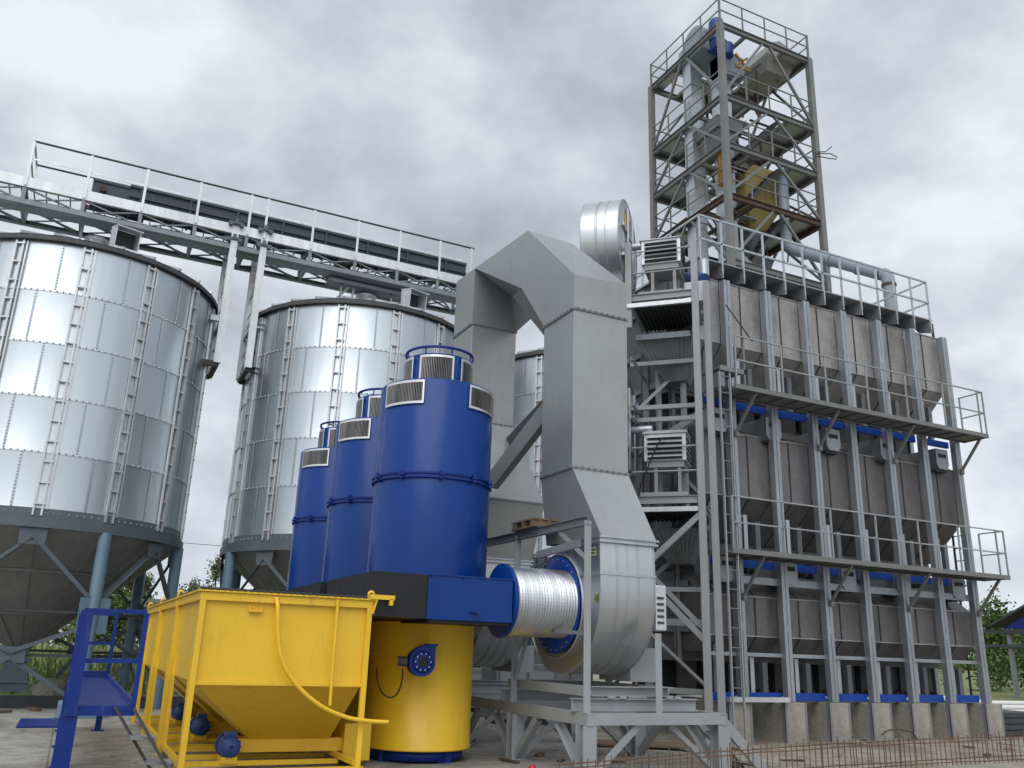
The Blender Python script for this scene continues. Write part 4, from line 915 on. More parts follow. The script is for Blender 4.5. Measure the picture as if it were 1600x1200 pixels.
# walkways
def walkway(z, xa, xb, rail_h):
    y0, y1 = 14.8, 15.5
    b = MB(); b.box(xa, y0+.02, z-.02, xb, y1, z+.01); 
    for k in range(int((xb-xa)/.5)): b.box(xa+.5*k, y0+.02, z-.06, xa+.5*k+.04, y1, z-.02)
    b.chan((xa,y0,z-.0), (xb,y0,z-.0), .05, .11, .01, -1); b.chan((xa,y1,z-.0), (xb,y1,z-.0), .05, .11, .01, 1); b.box(xb-.04, y0, z-.05, xb, y1, z+.05)
    w = b.build('walkway', M['tower'], t)
    b = MB(); n = 7; px = [xa+.05 + (CX[-1]-xa+.0)*k/(n-1) for k in range(n)] + [xb-.03]
    for x in px: b.bar((x,y0,z+.05), (x,y0,z+rail_h), .035, .035)
    for h_ in (rail_h, rail_h*.52): b.bar((px[0],y0,z+h_), (xb-.03,y0,z+h_), .035, .03)
    b.bar((xb-.03,y0,z+rail_h), (xb-.03,y1,z+rail_h), .035, .03); b.bar((xb-.03,y0,z+rail_h*.52), (xb-.03,y1,z+rail_h*.52), .03, .03); b.bar((xb-.03,y1,z), (xb-.03,y1,z+rail_h), .035, .035)
    b.build('guard_rail', M['grey'], w)
    for k in (0, 2, 4, 6):
        b = MB(); x = CX[k]+.06 if k < 6 else CX[k]; b.bar((x+.06,y0+.06,z-.06), (x,15.52,z-.9), .06, .06); b.box(x-.05, 15.46, z-.98, x+.05, 15.53, z-.86); b.build('brace', M['tower'], w)
walkway(7.60, 12.85, 21.62, 1.25)
walkway(3.82, 12.55, 21.72, 1.20)
b = MB(); b.box(12.45, 14.85, 7.98, 13.2, 15.5, 8.02); b.box(12.45, 14.82, 7.93, 13.2, 14.86, 8.05); b.box(13.16, 14.82, 7.6, 13.2, 14.86, 8.9); b.box(12.45,14.85,7.55,12.6,15.5,7.9); b.build('step_landing', M['grey_dark'], t)
# roof walkway and rail with triangular brackets
b = MB(); rx = [12.62 + .69*k for k in range(13)]
for x in rx: b.bar((x,15.6,10.85), (x,15.6,12.32), .045, .045)
for z in (12.32, 11.66): b.bar((rx[0],15.6,z), (rx[-1],15.6,z), .045, .045)
for z in (12.32, 11.66): b.bar((rx[0],15.6,z), (rx[0],19.4,z), .045, .045); b.bar((rx[-1],15.6,z), (rx[-1],19.4,z), .045, .045)
for y in (16.8, 18.1, 19.4): b.bar((rx[0],y,11.1), (rx[0],y,12.32), .045, .045); b.bar((rx[-1],y,11.1), (rx[-1],y,12.32), .045, .045)
b.build('roof_rail', M['galv'], t)
b = MB()
for x in rx: b.prism([(x-.02,15.58,11.12),(x-.02,16.2,11.12),(x-.02,16.0,10.85),(x-.02,15.58,10.72)], (.04,0,0))
b.box(12.5, 15.6, 11.12, 21.0, 16.5, 11.15); b.build('roof_bracket', M['dryer_post'], t)
b = MB(); b.box(12.6, 16.6, 11.25, 20.4, 16.95, 11.6)
for x in (14.9, 16.6, 18.9): b.box(x, 16.54, 11.2, x+.07, 17.0, 11.68)
b.build('roof_conveyor', M['galv'], t)
b = MB(); b.box(20.9, 15.9, 10.7, 21.4, 15.95, 10.74); b.bar((21.36,15.9,10.2), (21.36,15.9,11.2), .05); b.bar((20.95,15.9,11.18), (21.36,15.9,11.18), .05); b.bar((21.36,15.9,10.72), (21.0,15.9,10.72), .05); b.build('corner_bracket', M['dark'], t)
b = MB()     # end ladder at the right side and extra rear posts
for y in (16.1, 16.45): b.bar((21.9,y,0), (21.9,y,6.5), .04, .05)
for k in range(18): b.bar((21.9,16.1,.3+.34*k), (21.9,16.45,.3+.34*k), .025, .025)
b.build('end_ladder', M['dark'], t)
for y in (17.2, 19.3): MB().chan((21.45,y,0), (21.45,y,10.6), .14, .2, .012, 1, (0,1,0)).build('column', M['dryer_post'], t)
for k, x in enumerate(CX): MB().chan((x,19.5,.7), (x,19.5,10.6), .14, .2, .012, 1, (0,1,0)).build('column', M['dryer_post'], t)
MB().box(12.75, 15.3, .70, 14.42, 15.42, .80).build('front_sill', M['galv_light'], t)
MB().tube((13.2,15.4,9.9), (13.62,15.0,8.9), .02, 6).build('stay_rod', M['dark'], t)

# concrete footings
for k, x in enumerate(CX):
    t = thing('concrete_footing', '', 'footing', (x, 16.3, 0), 'concrete footings under the grain dryer')
    ordn = ['concrete footing partly hidden behind the grey ladder', 'concrete footing at the end of the galvanised sill beam', 'pitted concrete footing, third in the row from the grey ladder', 'concrete footing, fourth in the row from the grey ladder', 'concrete footing, fifth in the row from the grey ladder', 'concrete footing, second in the row from the dark plank stack', 'last concrete footing in the row, beside the dark plank stack'][k]
    t['label'] = ordn
    dx = -.26 if k == 0 else -.02
    b = MB(); b.box(x-.31+dx, 15.42, -.16, x+.31+dx, 17.6, .685); b.build('block', M['concrete'], t, .012)
    b = MB()
    for s in (-1, 1): b.box(x+s*.31+dx-.05 if s > 0 else x-.318+dx, 15.412, -.15, x+.318+dx if s > 0 else x-.26+dx, 15.44, .69); b.box(x+s*.312+dx-.006, 15.42, -.15, x+s*.312+dx+.006, 15.52, .69)
    b.build_split('edge_angle', M['grey_dark'], t)

# ------------------------------------------------------------------ lattice tower with elevator
t = thing('lattice_tower', 'tall grey steel lattice tower with guarded floors behind the dryer', 'tower', (20.5, 23.2, 0))
tx0, tx1, ty0, ty1 = 18.32, 22.76, 21.0, 25.45
FZ = [24.5, 21.36, 19.33, 17.26, 14.7]
for x, y in ((tx0,ty0),(tx1,ty0),(tx0,ty1),(tx1,ty1)): MB().bar((x,y,0), (x,y,24.5), .21, .21).build('post', M['tower'], t)
for i, z in enumerate(FZ):
    b = MB(); mt = M['rust'] if i == 3 else M['tower']
    for y in (ty0, ty1): b.ibeam((tx0,y,z-.1), (tx1,y,z-.1), .14, .22)
    for x in (tx0, tx1): b.ibeam((x,ty0,z-.1), (x,ty1,z-.1), .14, .22)
    for y in (22.5, 24.0): b.bar((tx0,y,z-.1), (tx1,y,z-.1), .1, .14)
    for x in (19.6, 21.5): b.bar((x,ty0,z-.1), (x,ty1,z-.1), .1, .14)
    fb = b.build('floor_frame', mt, t)
    b = MB()
    if i == 0: b.box(tx0+1.3, 24.0, z, tx1, ty1, z+.02); b.box(21.5, ty0+.1, z, tx1, 24.0, z+.02); b.box(tx0, 22.6, z, 18.9, ty1, z+.02)
    else: b.box(21.5, ty0+.3, z, tx1, ty1, z+.02); b.box(tx0, 24.2, z, 20.5, ty1, z+.02); b.box(19.2, ty0+1.0, z, 20.6, 22.4, z+.02)
    b.build('floor_plate', M['galv'], fb)
    if i < 4:
        b = MB(); n = 4
        for (p, q) in (((tx0,ty0),(tx1,ty0)),((tx0,ty0),(tx0,ty1)),((tx1,ty0),(tx1,ty1)),((tx0,ty1),(tx1,ty1))):
            for k in range(n+1):
                x = p[0]+(q[0]-p[0])*k/n; y = p[1]+(q[1]-p[1])*k/n
                if 0 < k < n: b.bar((x,y,z), (x,y,z+1.1), .045)
            for h_ in (1.1, .58): b.bar((*p,z+h_), (*q,z+h_), .04, .035)
        if i == 0:
            for cx_ in (tx0, tx1):
                for cy_ in (ty0, ty1): b.bar((cx_,cy_,z), (cx_,cy_,z+1.13), .07)
        b.build('guard_rail', M['tower'], fb)
zz = FZ + [11.5]
b = MB()
for i in range(5):
    zt, zb = zz[i]-.2, zz[i+1]
    for (p, q) in (((tx0,ty0),(tx1,ty0)),((tx0,ty0),(tx0,ty1)),((tx1,ty0),(tx1,ty1)),((tx0,ty1),(tx1,ty1))):
        m_ = ((p[0]+q[0])/2, (p[1]+q[1])/2); d_ = (Vector(q)-Vector(p))*.04
        b.bar((m_[0]-d_.x,m_[1]-d_.y,zt), (*p,zb), .09, .09); b.bar((m_[0]+d_.x,m_[1]+d_.y,zt), (*q,zb), .09, .09)
b.build_split('cross_brace', M['tower'], t)
b = MB()
for z in FZ[:4]:
    for y0 in (22.3, 24.2):
        b.bar((19.3,y0,z-2.0), (22.4,y0,z-2.0), .06); b.bar((21.2,y0,z-2.6), (21.2,y0,z-.2), .06); b.bar((19.6,y0,z-.2), (21.2,y0,z-2.4), .05); b.bar((22.4,y0,z-.2), (21.2,y0-1,z-1.9), .05)
b.build_split('inner_frame', M['rust'], t)
b = MB(); rt = random.Random(21)
for k in range(18):
    z = rt.uniform(15, 24); x = rt.uniform(19.2, 22.4); y = rt.uniform(21.5, 25); ax = rt.choice([(1,0,0),(0,1,0),(0,0,1),(.7,0,.7),(0,.7,.7)]); l = rt.uniform(.8, 2.0)
    b.bar((x,y,z), (min(22.6,x+ax[0]*l),min(25.3,y+ax[1]*l),z+ax[2]*l), rt.uniform(.04,.1), rt.uniform(.04,.12))
b.build_split('inner_beam', M['dark'], t)
b = MB()
for k in range(5):
    z = rt.uniform(15, 23.5); x = rt.uniform(19.6, 21.8); y = rt.uniform(22.2, 24.4); b.tube((x,y,z), (x+rt.uniform(-.5,.5),y,z-rt.uniform(.6,1.4)), rt.uniform(.08,.16), 12)
b.build_split('spout_branch', M['conveyor'], t)
b = MB()
for i in range(1, 4):
    za, zb = FZ[i+1], FZ[i]
    for y in (ty0+.35, ty0+.95): b.bar((21.3,y,zb), (19.4,y,za), .04, .16)
    for k in range(9): f = (k+.5)/9; b.box(21.3-1.9*f-.1, ty0+.37, zb+(za-zb)*f, 21.3-1.9*f+.1, ty0+.93, zb+(za-zb)*f+.03)
b.build('stair_flight', M['dark'], t)
t = thing('bucket_elevator', 'tall grey twin leg bucket elevator rising inside the lattice tower', 'elevator', (18.9, 23.0, 0))
for x0, y0 in ((18.45, 23.0), (19.2, 22.2)):
    b = MB(); b.box(x0, y0, 0, x0+.55, y0+.5, 24.2)
    for z in range(3, 25, 2): b.box(x0-.04, y0-.04, z+.1, x0+.59, y0+.54, z+.18)
    b.build('trunk', M['galv'], t)
b = MB(); b.box(18.35, 22.1, 24.2, 19.9, 23.6, 24.9); b.lathe([(.02,-.4),(.62,-.4),(.62,.4),(.02,.4)], (18.95,22.9,25.1), 24, 'x'); b.box(19.2,21.9,23.2,20.2,22.8,24.2); b.build('head', M['pipe'], t, .02)
m_ = MB(); c = (18.95, 21.95, 25.15); m_.tube((c[0],c[1],24.55), (c[0],c[1],25.35), .30, 20); m_.lathe([(.30,25.35),(.27,25.48),(.15,25.56),(.01,25.58)], (c[0],c[1],0), 20); m_.box(18.7,21.7,24.1,19.25,22.2,24.55); m_.tube((19.3,21.8,23.9),(19.3,21.8,24.4),.25,16); m_.build('drive_motor', M['motor'], t)
b = MB(); b.box(18.6, 21.7, 20.5, 19.8, 23.2, 21.0); b.prism([(18.7,21.8,20.5),(19.7,21.8,20.5),(19.4,22.0,19.8),(18.9,22.0,19.8)], (0,1.1,0)); b.build('distributor', M['grey_dark'], t)
b = MB(); b.bar((18.4,21.6,15.6), (20.4,21.4,14.0), .45, .35); b.build('spout', M['pipe'], t)
t = thing('orange_bracket', 'small orange yellow lifting bracket below the elevator head', 'bracket', (19.6,21.4,23.3))
b = MB(); b.bar((19.3,21.35,23.7),(19.9,21.35,23.2),.08); b.bar((19.3,21.35,23.2),(19.9,21.35,23.7),.08); b.bar((19.3,21.35,23.15),(20.0,21.35,23.15),.08); b.build('arm', M['orange'], t)
t = thing('grain_cleaner', 'dull yellow grain cleaner box on a lower floor of the lattice tower', 'cleaner', (20.7, 22.6, 17.3))
b = MB(); b.box(20.0, 21.9, 17.9, 21.8, 23.4, 19.0); b.prism([(20.0,21.9,19.0),(21.8,21.9,19.0),(21.4,21.9,19.5),(20.4,21.9,19.5)], (0,1.5,0)); b.prism([(20.1,22.0,17.9),(21.7,22.0,17.9),(21.2,22.3,17.0),(20.5,22.3,17.0)], (0,1.2,0)); cb = b.build('body', M['yellow_dull'], t, .03)
b = MB()
for x in (20.3, 20.9, 21.5): b.box(x, 21.87, 18.0, x+.06, 21.9, 18.95)
b.build_split('panel_rib', M['yellow_dull'], t)
b = MB(); b.box(19.1, 22.0, 18.4, 19.5, 22.5, 19.9); b.build('side_pod', M['orange'], t, .12)
b = MB(); b.tube((20.85,22.6,15.9), (20.85,22.6,17.0), .32, 18, .42); b.box(20.3,22.2,15.2,21.3,23,15.9); b.build('discharge', M['silo_steel'], t)
t = thing('spout_pipe', 'grey round spout pipe bending from the tower down to the dryer roof', 'pipe', (22, 21.5, 15))
b = MB(); b.tube((21.42,21.5,19.0), (21.42,21.5,16.55), .20, 20); b.build('vertical_pipe', M['pipe'], t)
b = MB(); b.poly([(21.42,21.5,16.6),(21.42,21.5,16.35),(21.5,21.35,16.05),(21.65,21.1,15.8)], .21, 20); b.build('elbow', M['pipe'], t)
E0 = Vector((21.6,21.15,15.85)); E1 = Vector((22.25,18.0,14.05)); E1b = Vector((21.9,17.9,13.55))
E1 = Vector((22.2,18.2,13.9)) 
b = MB(); b.tube(E0, E1, .20, 20)
for f in (.1, .42, .75): q = E0.lerp(E1, f); dd = (E1-E0).normalized()*.04; b.tube(q-dd, q+dd, .235, 20)
b.build('inclined_pipe', M['pipe'], t)
b = MB(); b.poly([E1, E1+Vector((.06,-.12,-.04)), E1+Vector((.08,-.2,-.18)), E1+Vector((.08,-.22,-.5))], .21, 20); b.tube(E1+Vector((.08,-.22,-.38)), E1+Vector((.08,-.22,-2.8)), .20, 20); b.build('end_elbow', M['pipe'], t)
b = MB(); b.tube(E1+Vector((.08,-.22,-.42)), E1+Vector((.08,-.22,-.50)), .235, 20); b.build('clamp_ring', M['rust'], t)
t = thing('rain_hood', 'pale grey sheet metal hopper box at the top of the lattice tower', 'box', (21.8, 21.8, 24.6))
b = MB(); b.prism([(21.1,21.5,24.55),(22.6,21.5,24.55),(22.4,21.8,24.0),(21.3,21.8,24.0)], (0,1.4,0)); b.prism([(21.1,21.5,24.56),(22.6,21.5,24.56),(22.4,21.5,25.15),(21.8,21.5,25.35),(21.3,21.5,25.1)], (0,1.4,0)); b.build('casing', M['cone'], t, .02)
MB().poly([(22.7,20.9,20.2),(23.1,20.85,20.3),(23.4,20.8,20.6)], .02, 6).poly([(22.6,20.9,20.0),(23.2,20.85,20.05),(23.6,20.8,20.1)], .02, 6).poly([(22.6,20.9,20.1),(23.3,20.8,20.25),(23.65,20.8,20.2)], .02, 6).build('loose_cable', M['dark'])
tag(bpy.data.objects['loose_cable'], 'loose cable ends sticking out from a lattice tower post', 'cable')

# ------------------------------------------------------------------ rebar mesh, clutter
t = thing('rebar_mesh', 'rusty rebar reinforcement mesh standing on the ground before the concrete footings', 'rebar', (11, 9.8, 0))
b = MB(); P0 = Vector((5.6,9.7,.27)); P1 = Vector((15.2,9.95,.47))
def rp(f, dz=0, dy=0): p = P0.lerp(P1, f); return Vector((p.x, p.y+dy, p.z + dz + .06*math.sin(f*PI)))
for dy in (0, .35):
    for dz in (0, -.30): b.poly([rp(f/16, dz + random.uniform(-.008,.008), dy) for f in range(17)], .009, 6)
b.build('long_bar', M['rebar'], t)
b = MB()
for k in range(84):
    f = (k+.5)/84
    for dy in ((0, .35) if k % 3 == 0 else (0,)):
        j = random.uniform(-.002, .002); p = rp(f+j, .09+random.uniform(-.025,.02), dy); q = rp(f+j+random.uniform(-.001,.001), -.34, dy); b.tube(p, q, .0075, 5)
tag(b.build('stirrup_bar', M['rebar'], t), kind='stuff')
b = MB(); b.poly([(11.2,10.0,.56),(11.3,9.98,.62),(11.5,9.95,.64),(11.75,9.93,.6),(11.85,9.92,.5)], .013, 6); b.build('bent_bar', M['rust'], t)
t = thing('fire_valve', 'small red valve cap on the ground at the foot of the grey frame', 'valve', (5.4, 11.0, 0))
b = MB(); b.tube((5.95,11.3,0), (5.95,11.3,.07), .04, 12); b.tube((5.9,11.3,.06), (6.0,11.3,.06), .03, 10); b.lathe([(.05,.07),(.045,.10),(.01,.115)], (5.95,11.3,0), 14); b.build('valve_body', M['red'], t)
t = thing('plank_stack', 'stack of dark planks on the ground beside the last concrete footing', 'planks', (22.6, 16.5, 0))
for k in range(4): MB().box(21.95+.03*(k%2), 15.9, -.13+.15*k, 24.0-.04*k, 17.6, .0+.15*k).build('plank', M['dark'], t, .01)
for k in range(7):
    b = MB(); z = .06 + .09*(k % 3); y = 21 + 1.1*k; b.tube((23.6,y,z+.05), (34,y-.6,z+.05), .09, 10); o = b.build('white_pipe', M['white'])
    tag(o, 'long white plastic pipe lying on the ground past the end of the dryer', 'pipe', 'white pipes laid out on the ground')
b = MB(); b.box(25, 19.5, .02, 32, 21, .05)
t = thing('wooden_pallet', 'wooden pallet lying on the concrete under a silo', 'pallet', (.8, 23, 0))
b = MB()
for k in range(5): b.box(.4+.22*k, 22.6, .11, .55+.22*k, 23.5, .14)
for y in (22.65, 23.05, 23.4): b.box(.4, y, .02, 1.45, y+.08, .11)
b.build('board', M['wood'], t)
tag(MB().box(-.6, 18.5, .004, .1, 20.2, .03).build('blue_sheet', M['blue_dark']), 'blue steel sheet lying flat on the concrete by the access platform', 'sheet')
tag(MB().box(.0, 20.5, 0, .9, 21.3, .30).build('steel_plinth', M['silo_leg'], None, .02), 'pale blue grey steel box standing on the concrete behind the platform leg', 'box')
rr = random.Random(11)
for k in range(7):
    x, y = rr.uniform(-2.6, -.3), rr.uniform(19.2, 22.5); a = rr.uniform(0, PI); l = rr.uniform(.2, .6)
    o = MB().bar((x,y,.03), (x+math.cos(a)*l,y+math.sin(a)*l,.04), .1, .05).build('scrap_timber', M['wood'] if k % 2 else M['rust'])
    tag(o, 'rough scrap of timber or steel dropped on the concrete near the blue steel sheet', 'scrap', 'scraps lying on the concrete')
for k in range(26):
    x, y = rr.uniform(5.2, 20), rr.uniform(11.4, 15.2); a = rr.uniform(0, PI); l = rr.uniform(.08, .5)
    o = MB().bar((x,y,-.10 if x > 11 else .02), (x+math.cos(a)*l,y+math.sin(a)*l,-.09 if x > 11 else .03), rr.uniform(.03,.09), rr.uniform(.02,.05)).build('scrap_timber', [M['wood'], M['rust'], M['dark'], M['concrete']][k % 4])
    tag(o, 'small piece of building scrap on the ground around the fan stand and footings', 'scrap', 'scraps strewn round the fan stand')
tag(MB().prism([(8.6,14.2,.02),(10.3,13.4,.02),(10.6,14.3,.02),(8.9,15.0,.02)], (0,0,.03)).build('plywood_sheet', M['wood']), 'flat sheet of plywood lying on the ground under the fan tower', 'board')
for k, (x, y) in enumerate(((-.25, 28.0), (1.0, 28.1))):
    b = MB(); n = 9; vs = []
    for j in range(4):
        for i in range(n): a = 2*PI*i/n; r = [.5,.45,.3,.08][j]*rr.uniform(.8,1.15); vs.append((x+r*math.cos(a), y+r*math.sin(a), [0,.2,.36,.44][j]+.02))
    b.add(vs, [(j*n+i, j*n+(i+1)%n, (j+1)*n+(i+1)%n, (j+1)*n+i) for j in range(3) for i in range(n)]); o = b.build('concrete_rubble', M['concrete'])
    tag(o, 'pale lump of concrete rubble lying on the weedy bank behind the wall', 'rubble', 'pale rubble lumps on the bank')

for k, (x, y, w_, h_) in enumerate(((9.6, 19.0, 1.6, 1.3), (11.6, 20.5, 1.4, 1.9), (10.6, 22.6, 1.8, 1.1))):
    t = thing('machine_cabinet', ['low grey machine cabinet standing in the shade behind the fans', 'taller grey machine cabinet beside the dryer end wall', 'grey machine cabinet farther back between the silo legs and the dryer'][k], 'cabinet', (x, y, 0))
    MB().box(x-w_/2, y-.4, .1, x+w_/2, y+.4, h_).build('casing', M['grey_dark'], t, .02)
    MB().box(x-w_/2+.1, y-.43, .25, x-.04, y-.402, h_-.15).box(x+.04, y-.43, .25, x+w_/2-.1, y-.402, h_-.15).build_split('door', M['grey'], t)
    MB().box(x-w_/2+.1, y-.3, -.05, x+w_/2-.1, y+.3, .098).build('plinth', M['dark'], t)
# ------------------------------------------------------------------ far buildings
t = thing('white_building', 'long low white building far behind the silos', 'building', (0, 62, 0))
MB().box(-16, 60, 0, 5.6, 68, 3.7).build('wall', M['white'], t)
MB().box(-16.3, 59.6, 3.7, 5.9, 68.4, 3.95).build('roof', M['grey_dark'], t)
for x in (-12, -8, -4, 0, 3.9): MB().box(x, 59.95, 1.4, x+.9, 60.05, 2.6).build('window', M['dark'], t)
t = thing('blue_shed', 'open canopy shed with blue gable and dark roof', 'shed', (50, 28, 0))
b = MB(); b.prism([(45,31.4,3.55),(45,24.0,3.55),(45,27.7,5.5)], (.15,0,0)); b.build('gable', M['blue_dark'], t)
b = MB(); 
b.prism([(44.6,32.0,3.62),(44.6,27.7,5.62),(44.6,27.7,5.74),(44.6,32.0,3.74)], (14,0,0)); b.prism([(44.6,23.4,3.62),(44.6,27.7,5.62),(44.6,27.7,5.74),(44.6,23.4,3.74)], (14,0,0)); b.build('roof', M['dark'], t)
for x in (45.1, 51, 58):
    for y in (31.2, 24.2): MB().box(x-.1, y-.1, 0, x+.1, y+.1, 3.6).build('post', M['grey_dark'], t)
b = MB(); b.box(44.9, 24, 3.3, 45.1, 33.6, 3.5); b.box(44.9, 24, 2.6, 45.1, 33.0, 2.75); b.build('tie_beam', M['dark'], t)
t = thing('power_line', 'thin overhead power cable strung across behind the silos', 'cable', (5, 70, 8.5))
MB().poly([(-40+10*k, 70, 8.55 + .002*(k-5)**2) for k in range(11)], .02, 5).build('wire', M['dark'], t)

# ------------------------------------------------------------------ trees
def tree(x, y, h, rad, lab, cat='tree', kind='poplar', seed=1, n=2600, leaf=.28, zb=.12):
    r_ = random.Random(seed); t = thing('poplar_tree' if kind == 'poplar' else 'leafy_tree', lab, cat, (x, y, 0))
    b = MB(); b.tube((x,y,0), (x+.1,y,h*.55), .22*h/12, 10, .10*h/12); b.tube((x+.1,y,h*.55), (x,y,h*.93), .1*h/12, 8, .02)
    tips = []
    for k in range(26):
        f = r_.uniform(zb+.03, .95); a = r_.uniform(0, 2*PI)
        rr_ = rad*(math.sin(PI*min(1, max(.06, (f-zb)/(1-zb)))**.7)**.7)*r_.uniform(.55, 1.05)
        up = h*(.16 if kind == 'poplar' else .06); p0 = Vector((x,y,h*f-up)); p1 = Vector((x+math.cos(a)*rr_, y+math.sin(a)*rr_, h*f)); b.tube(p0, p1, .05*h/12, 5, .012); tips.append((p0, p1))
    b.build('trunk', M['bark'], t)
    b = MB()
    for k in range(n):
        p0, p1 = r_.choice(tips); f = r_.uniform(.35, 1.12); sp = rad*(.16 if kind == 'poplar' else .24); c = p0.lerp(p1, f) + Vector((r_.gauss(0,sp), r_.gauss(0,sp), r_.gauss(0,sp*1.3)))
        s = leaf*r_.uniform(.5, 1.2); u = Vector((r_.gauss(0,1), r_.gauss(0,1), r_.gauss(0,1))).normalized(); v = u.cross(Vector((r_.gauss(0,1), r_.gauss(0,1), r_.gauss(0,1)))).normalized()
        b.add([c-u*s*.5, c+v*s*.32, c+u*s*.6, c-v*s*.3], [(0,1,2,3)])
    b.build('crown', M['poplar'] if kind == 'poplar' else M['leaf'], t); return t
tree(11.9, 90, 9.6, 1.5, 'fuller tall poplar tree in the gap between two silos', seed=2)
tree(9.9, 92, 7.6, 1.5, 'shorter sparse poplar tree just left of the fuller poplar behind the hoppers', seed=3)
tree(4.4, 90, 8.0, 1.4, 'poplar tree under the silo cone, further from the silo leg', seed=4)
tree(5.7, 91, 7.6, 1.3, 'poplar tree under the silo cone, closer to the silo leg', seed=5)
tree(1.3, 40, 4.0, 1.7, 'bushy dark green tree growing behind the blue platform', kind='leafy', seed=6, n=3600, leaf=.22, zb=.0)
tree(-.6, 44, 4.4, 2.2, 'dark bushy tree growing behind the outlet chute of the silo', kind='leafy', seed=7, n=3600, leaf=.22, zb=.0)
tree(7.9, 70, 4.6, 1.6, 'low leafy tree showing over the rim of the yellow hoppers', kind='leafy', seed=8, n=3000, leaf=.25, zb=.0)
tree(55.5, 39.5, 5.4, 2.0, 'leafy tree between the end of the dryer and the blue shed', kind='leafy', seed=9, n=4200, leaf=.28, zb=.12)
tree(62, 42, 4.2, 2.6, 'broad leafy tree under the roof edge of the blue shed', kind='leafy', seed=10, n=4200, leaf=.28, zb=.08)
tree(64, 54, 1.9, 2.6, 'low round bush standing in the field past the dryer', 'bush', kind='leafy', seed=12, n=3000, leaf=.22, zb=.0)
b = MB(); rr = random.Random(5)
for k in range(5200):
    x = rr.uniform(-70, 300); y = 210 + rr.gauss(0, 6); c = Vector((x, y, rr.uniform(0, 4.2 + 1.6*math.sin(x*.13) + 1.0*math.sin(x*.41)))); s = rr.uniform(.6, 1.5)
    u = Vector((rr.gauss(0,1), rr.gauss(0,1), rr.gauss(0,1))).normalized(); v = u.cross(Vector((rr.gauss(0,1), rr.gauss(0,1), rr.gauss(0,1)))).normalized(); b.add([c-u*s, c+v*s*.7, c+u*s, c-v*s*.7], [(0,1,2,3)])
tag(b.build('far_treeline', M['leaf']), 'distant line of trees along the horizon', 'trees', kind='stuff')

# ------------------------------------------------------------------ light, sky, camera
SUN_EL, SUN_AZ = 48, 215       # degrees; azimuth measured from +Y towards +X
sd = Vector((math.sin(R(SUN_AZ))*math.cos(R(SUN_EL)), math.cos(R(SUN_AZ))*math.cos(R(SUN_EL)), math.sin(R(SUN_EL))))
sl = bpy.data.lights.new('sun', 'SUN'); sl.energy = 1.2; sl.angle = R(50); sl.color = (1, .985, .96)
so = bpy.data.objects.new('sun', sl); COL.objects.link(so); so.rotation_euler = (-sd).to_track_quat('-Z', 'Y').to_euler()
wd = bpy.data.worlds.new('World'); SC.world = wd; wd.use_nodes = True; nt = wd.node_tree; nt.nodes.clear()
out = N(nt, 'ShaderNodeOutputWorld'); bg1 = N(nt, 'ShaderNodeBackground'); bg2 = N(nt, 'ShaderNodeBackground'); mx = N(nt, 'ShaderNodeMixShader')
sky = N(nt, 'ShaderNodeTexSky', sky_type='NISHITA'); sky.sun_disc = False; sky.sun_elevation = R(SUN_EL); sky.sun_rotation = R(SUN_AZ); sky.dust_density = 2
bg1.inputs['Strength'].default_value = .08; L(nt, sky.outputs[0], bg1.inputs['Color'])
tc = N(nt, 'ShaderNodeTexCoord'); nr = N(nt, 'ShaderNodeVectorMath', operation='NORMALIZE'); L(nt, tc.outputs['Generated'], nr.inputs[0])
sp = N(nt, 'ShaderNodeSeparateXYZ'); L(nt, nr.outputs[0], sp.inputs[0])
zc = N(nt, 'ShaderNodeMath', operation='ADD'); L(nt, sp.outputs['Z'], zc.inputs[0]); zc.inputs[1].default_value = .45
zm = N(nt, 'ShaderNodeMath', operation='MAXIMUM'); L(nt, zc.outputs[0], zm.inputs[0]); zm.inputs[1].default_value = .08
cz = N(nt, 'ShaderNodeCombineXYZ'); 
for i in range(3): L(nt, zm.outputs[0], cz.inputs[i])
dv = N(nt, 'ShaderNodeVectorMath', operation='DIVIDE'); L(nt, nr.outputs[0], dv.inputs[0]); L(nt, cz.outputs[0], dv.inputs[1])
mp = N(nt, 'ShaderNodeMapping'); mp.inputs['Location'].default_value = (0.4, 2.2, 0); mp.inputs['Scale'].default_value = (1, 1, .0); L(nt, dv.outputs[0], mp.inputs['Vector'])
n1 = noise(nt, 3.4, 9, .56, mp.outputs['Vector']); n1.inputs['Distortion'].default_value = .12
n2 = noise(nt, .95, 3, .5, mp.outputs['Vector'])
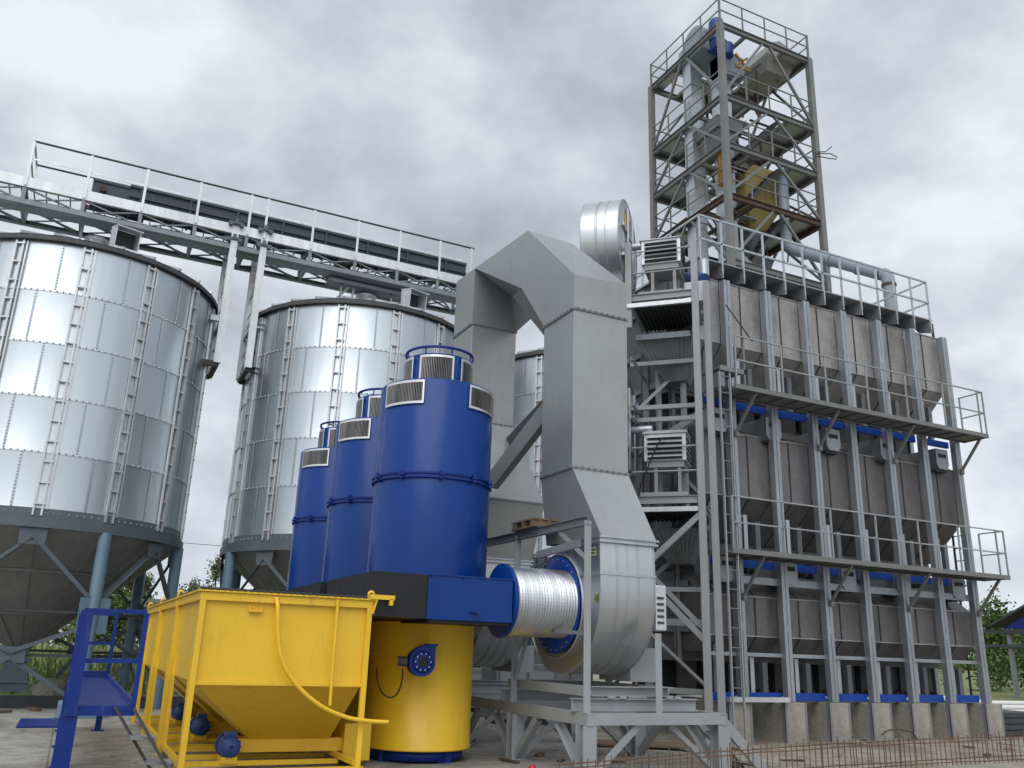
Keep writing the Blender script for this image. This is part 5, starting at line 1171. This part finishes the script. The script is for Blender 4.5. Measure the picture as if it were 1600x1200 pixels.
av = N(nt, 'ShaderNodeMath', operation='MULTIPLY_ADD'); L(nt, n2.outputs['Fac'], av.inputs[0]); av.inputs[1].default_value = .80; 
hf = N(nt, 'ShaderNodeMath', operation='MULTIPLY'); L(nt, n1.outputs['Fac'], hf.inputs[0]); hf.inputs[1].default_value = .72; L(nt, hf.outputs[0], av.inputs[2])
cr = ramp(nt, av.outputs[0], [(.54, (.29,.32,.36)), (.65, (.40,.44,.49)), (.75, (.54,.59,.65)), (.88, (.76,.80,.85))])
# pale band low over the horizon, brighter cloud round the veiled sun behind the camera
hz = ramp(nt, sp.outputs['Z'], [(.0, (.62,.62,.62)), (.30, (.0,.0,.0))]); c2 = mix(nt, hz.outputs['Color'], cr.outputs['Color'], (.66,.72,.80))
dt = N(nt, 'ShaderNodeVectorMath', operation='DOT_PRODUCT'); L(nt, nr.outputs[0], dt.inputs[0]); dt.inputs[1].default_value = tuple(sd)
gl = ramp(nt, dt.outputs['Value'], [(.2, (0,0,0)), (1.0, (.4,.39,.38))]); c3 = mix(nt, 1, c2, gl.outputs['Color'], 'ADD')
L(nt, c3, bg2.inputs['Color']); bg2.inputs['Strength'].default_value = 1.14
mx.inputs[0].default_value = .9; L(nt, bg1.outputs[0], mx.inputs[1]); L(nt, bg2.outputs[0], mx.inputs[2]); L(nt, mx.outputs[0], out.inputs['Surface'])

cam = bpy.data.cameras.new('camera'); co = bpy.data.objects.new('camera', cam); COL.objects.link(co)
cam.sensor_fit = 'HORIZONTAL'; cam.sensor_width = 36; cam.lens = 1342/1600*36; cam.clip_end = 2000
Zc = Vector((146,4330,-1342)).normalized(); Xc = Vector((2900,-514,-1342)); Xc = (Xc - Zc*Xc.dot(Zc)).normalized(); Yc = Zc.cross(Xc)
Mc = Matrix((Xc, Yc, Zc))          # rows: world axes in camera space -> maps camera vectors to world
co.matrix_world = Matrix.Translation((0,0,1.6)) @ Mc.to_4x4()
SC.camera = co
SC.view_settings.view_transform = 'Standard'; SC.view_settings.look = 'None'; SC.view_settings.exposure = .1; SC.view_settings.gamma = 1
for o in list(bpy.data.objects):
    if '_o' in o: del o['_o']
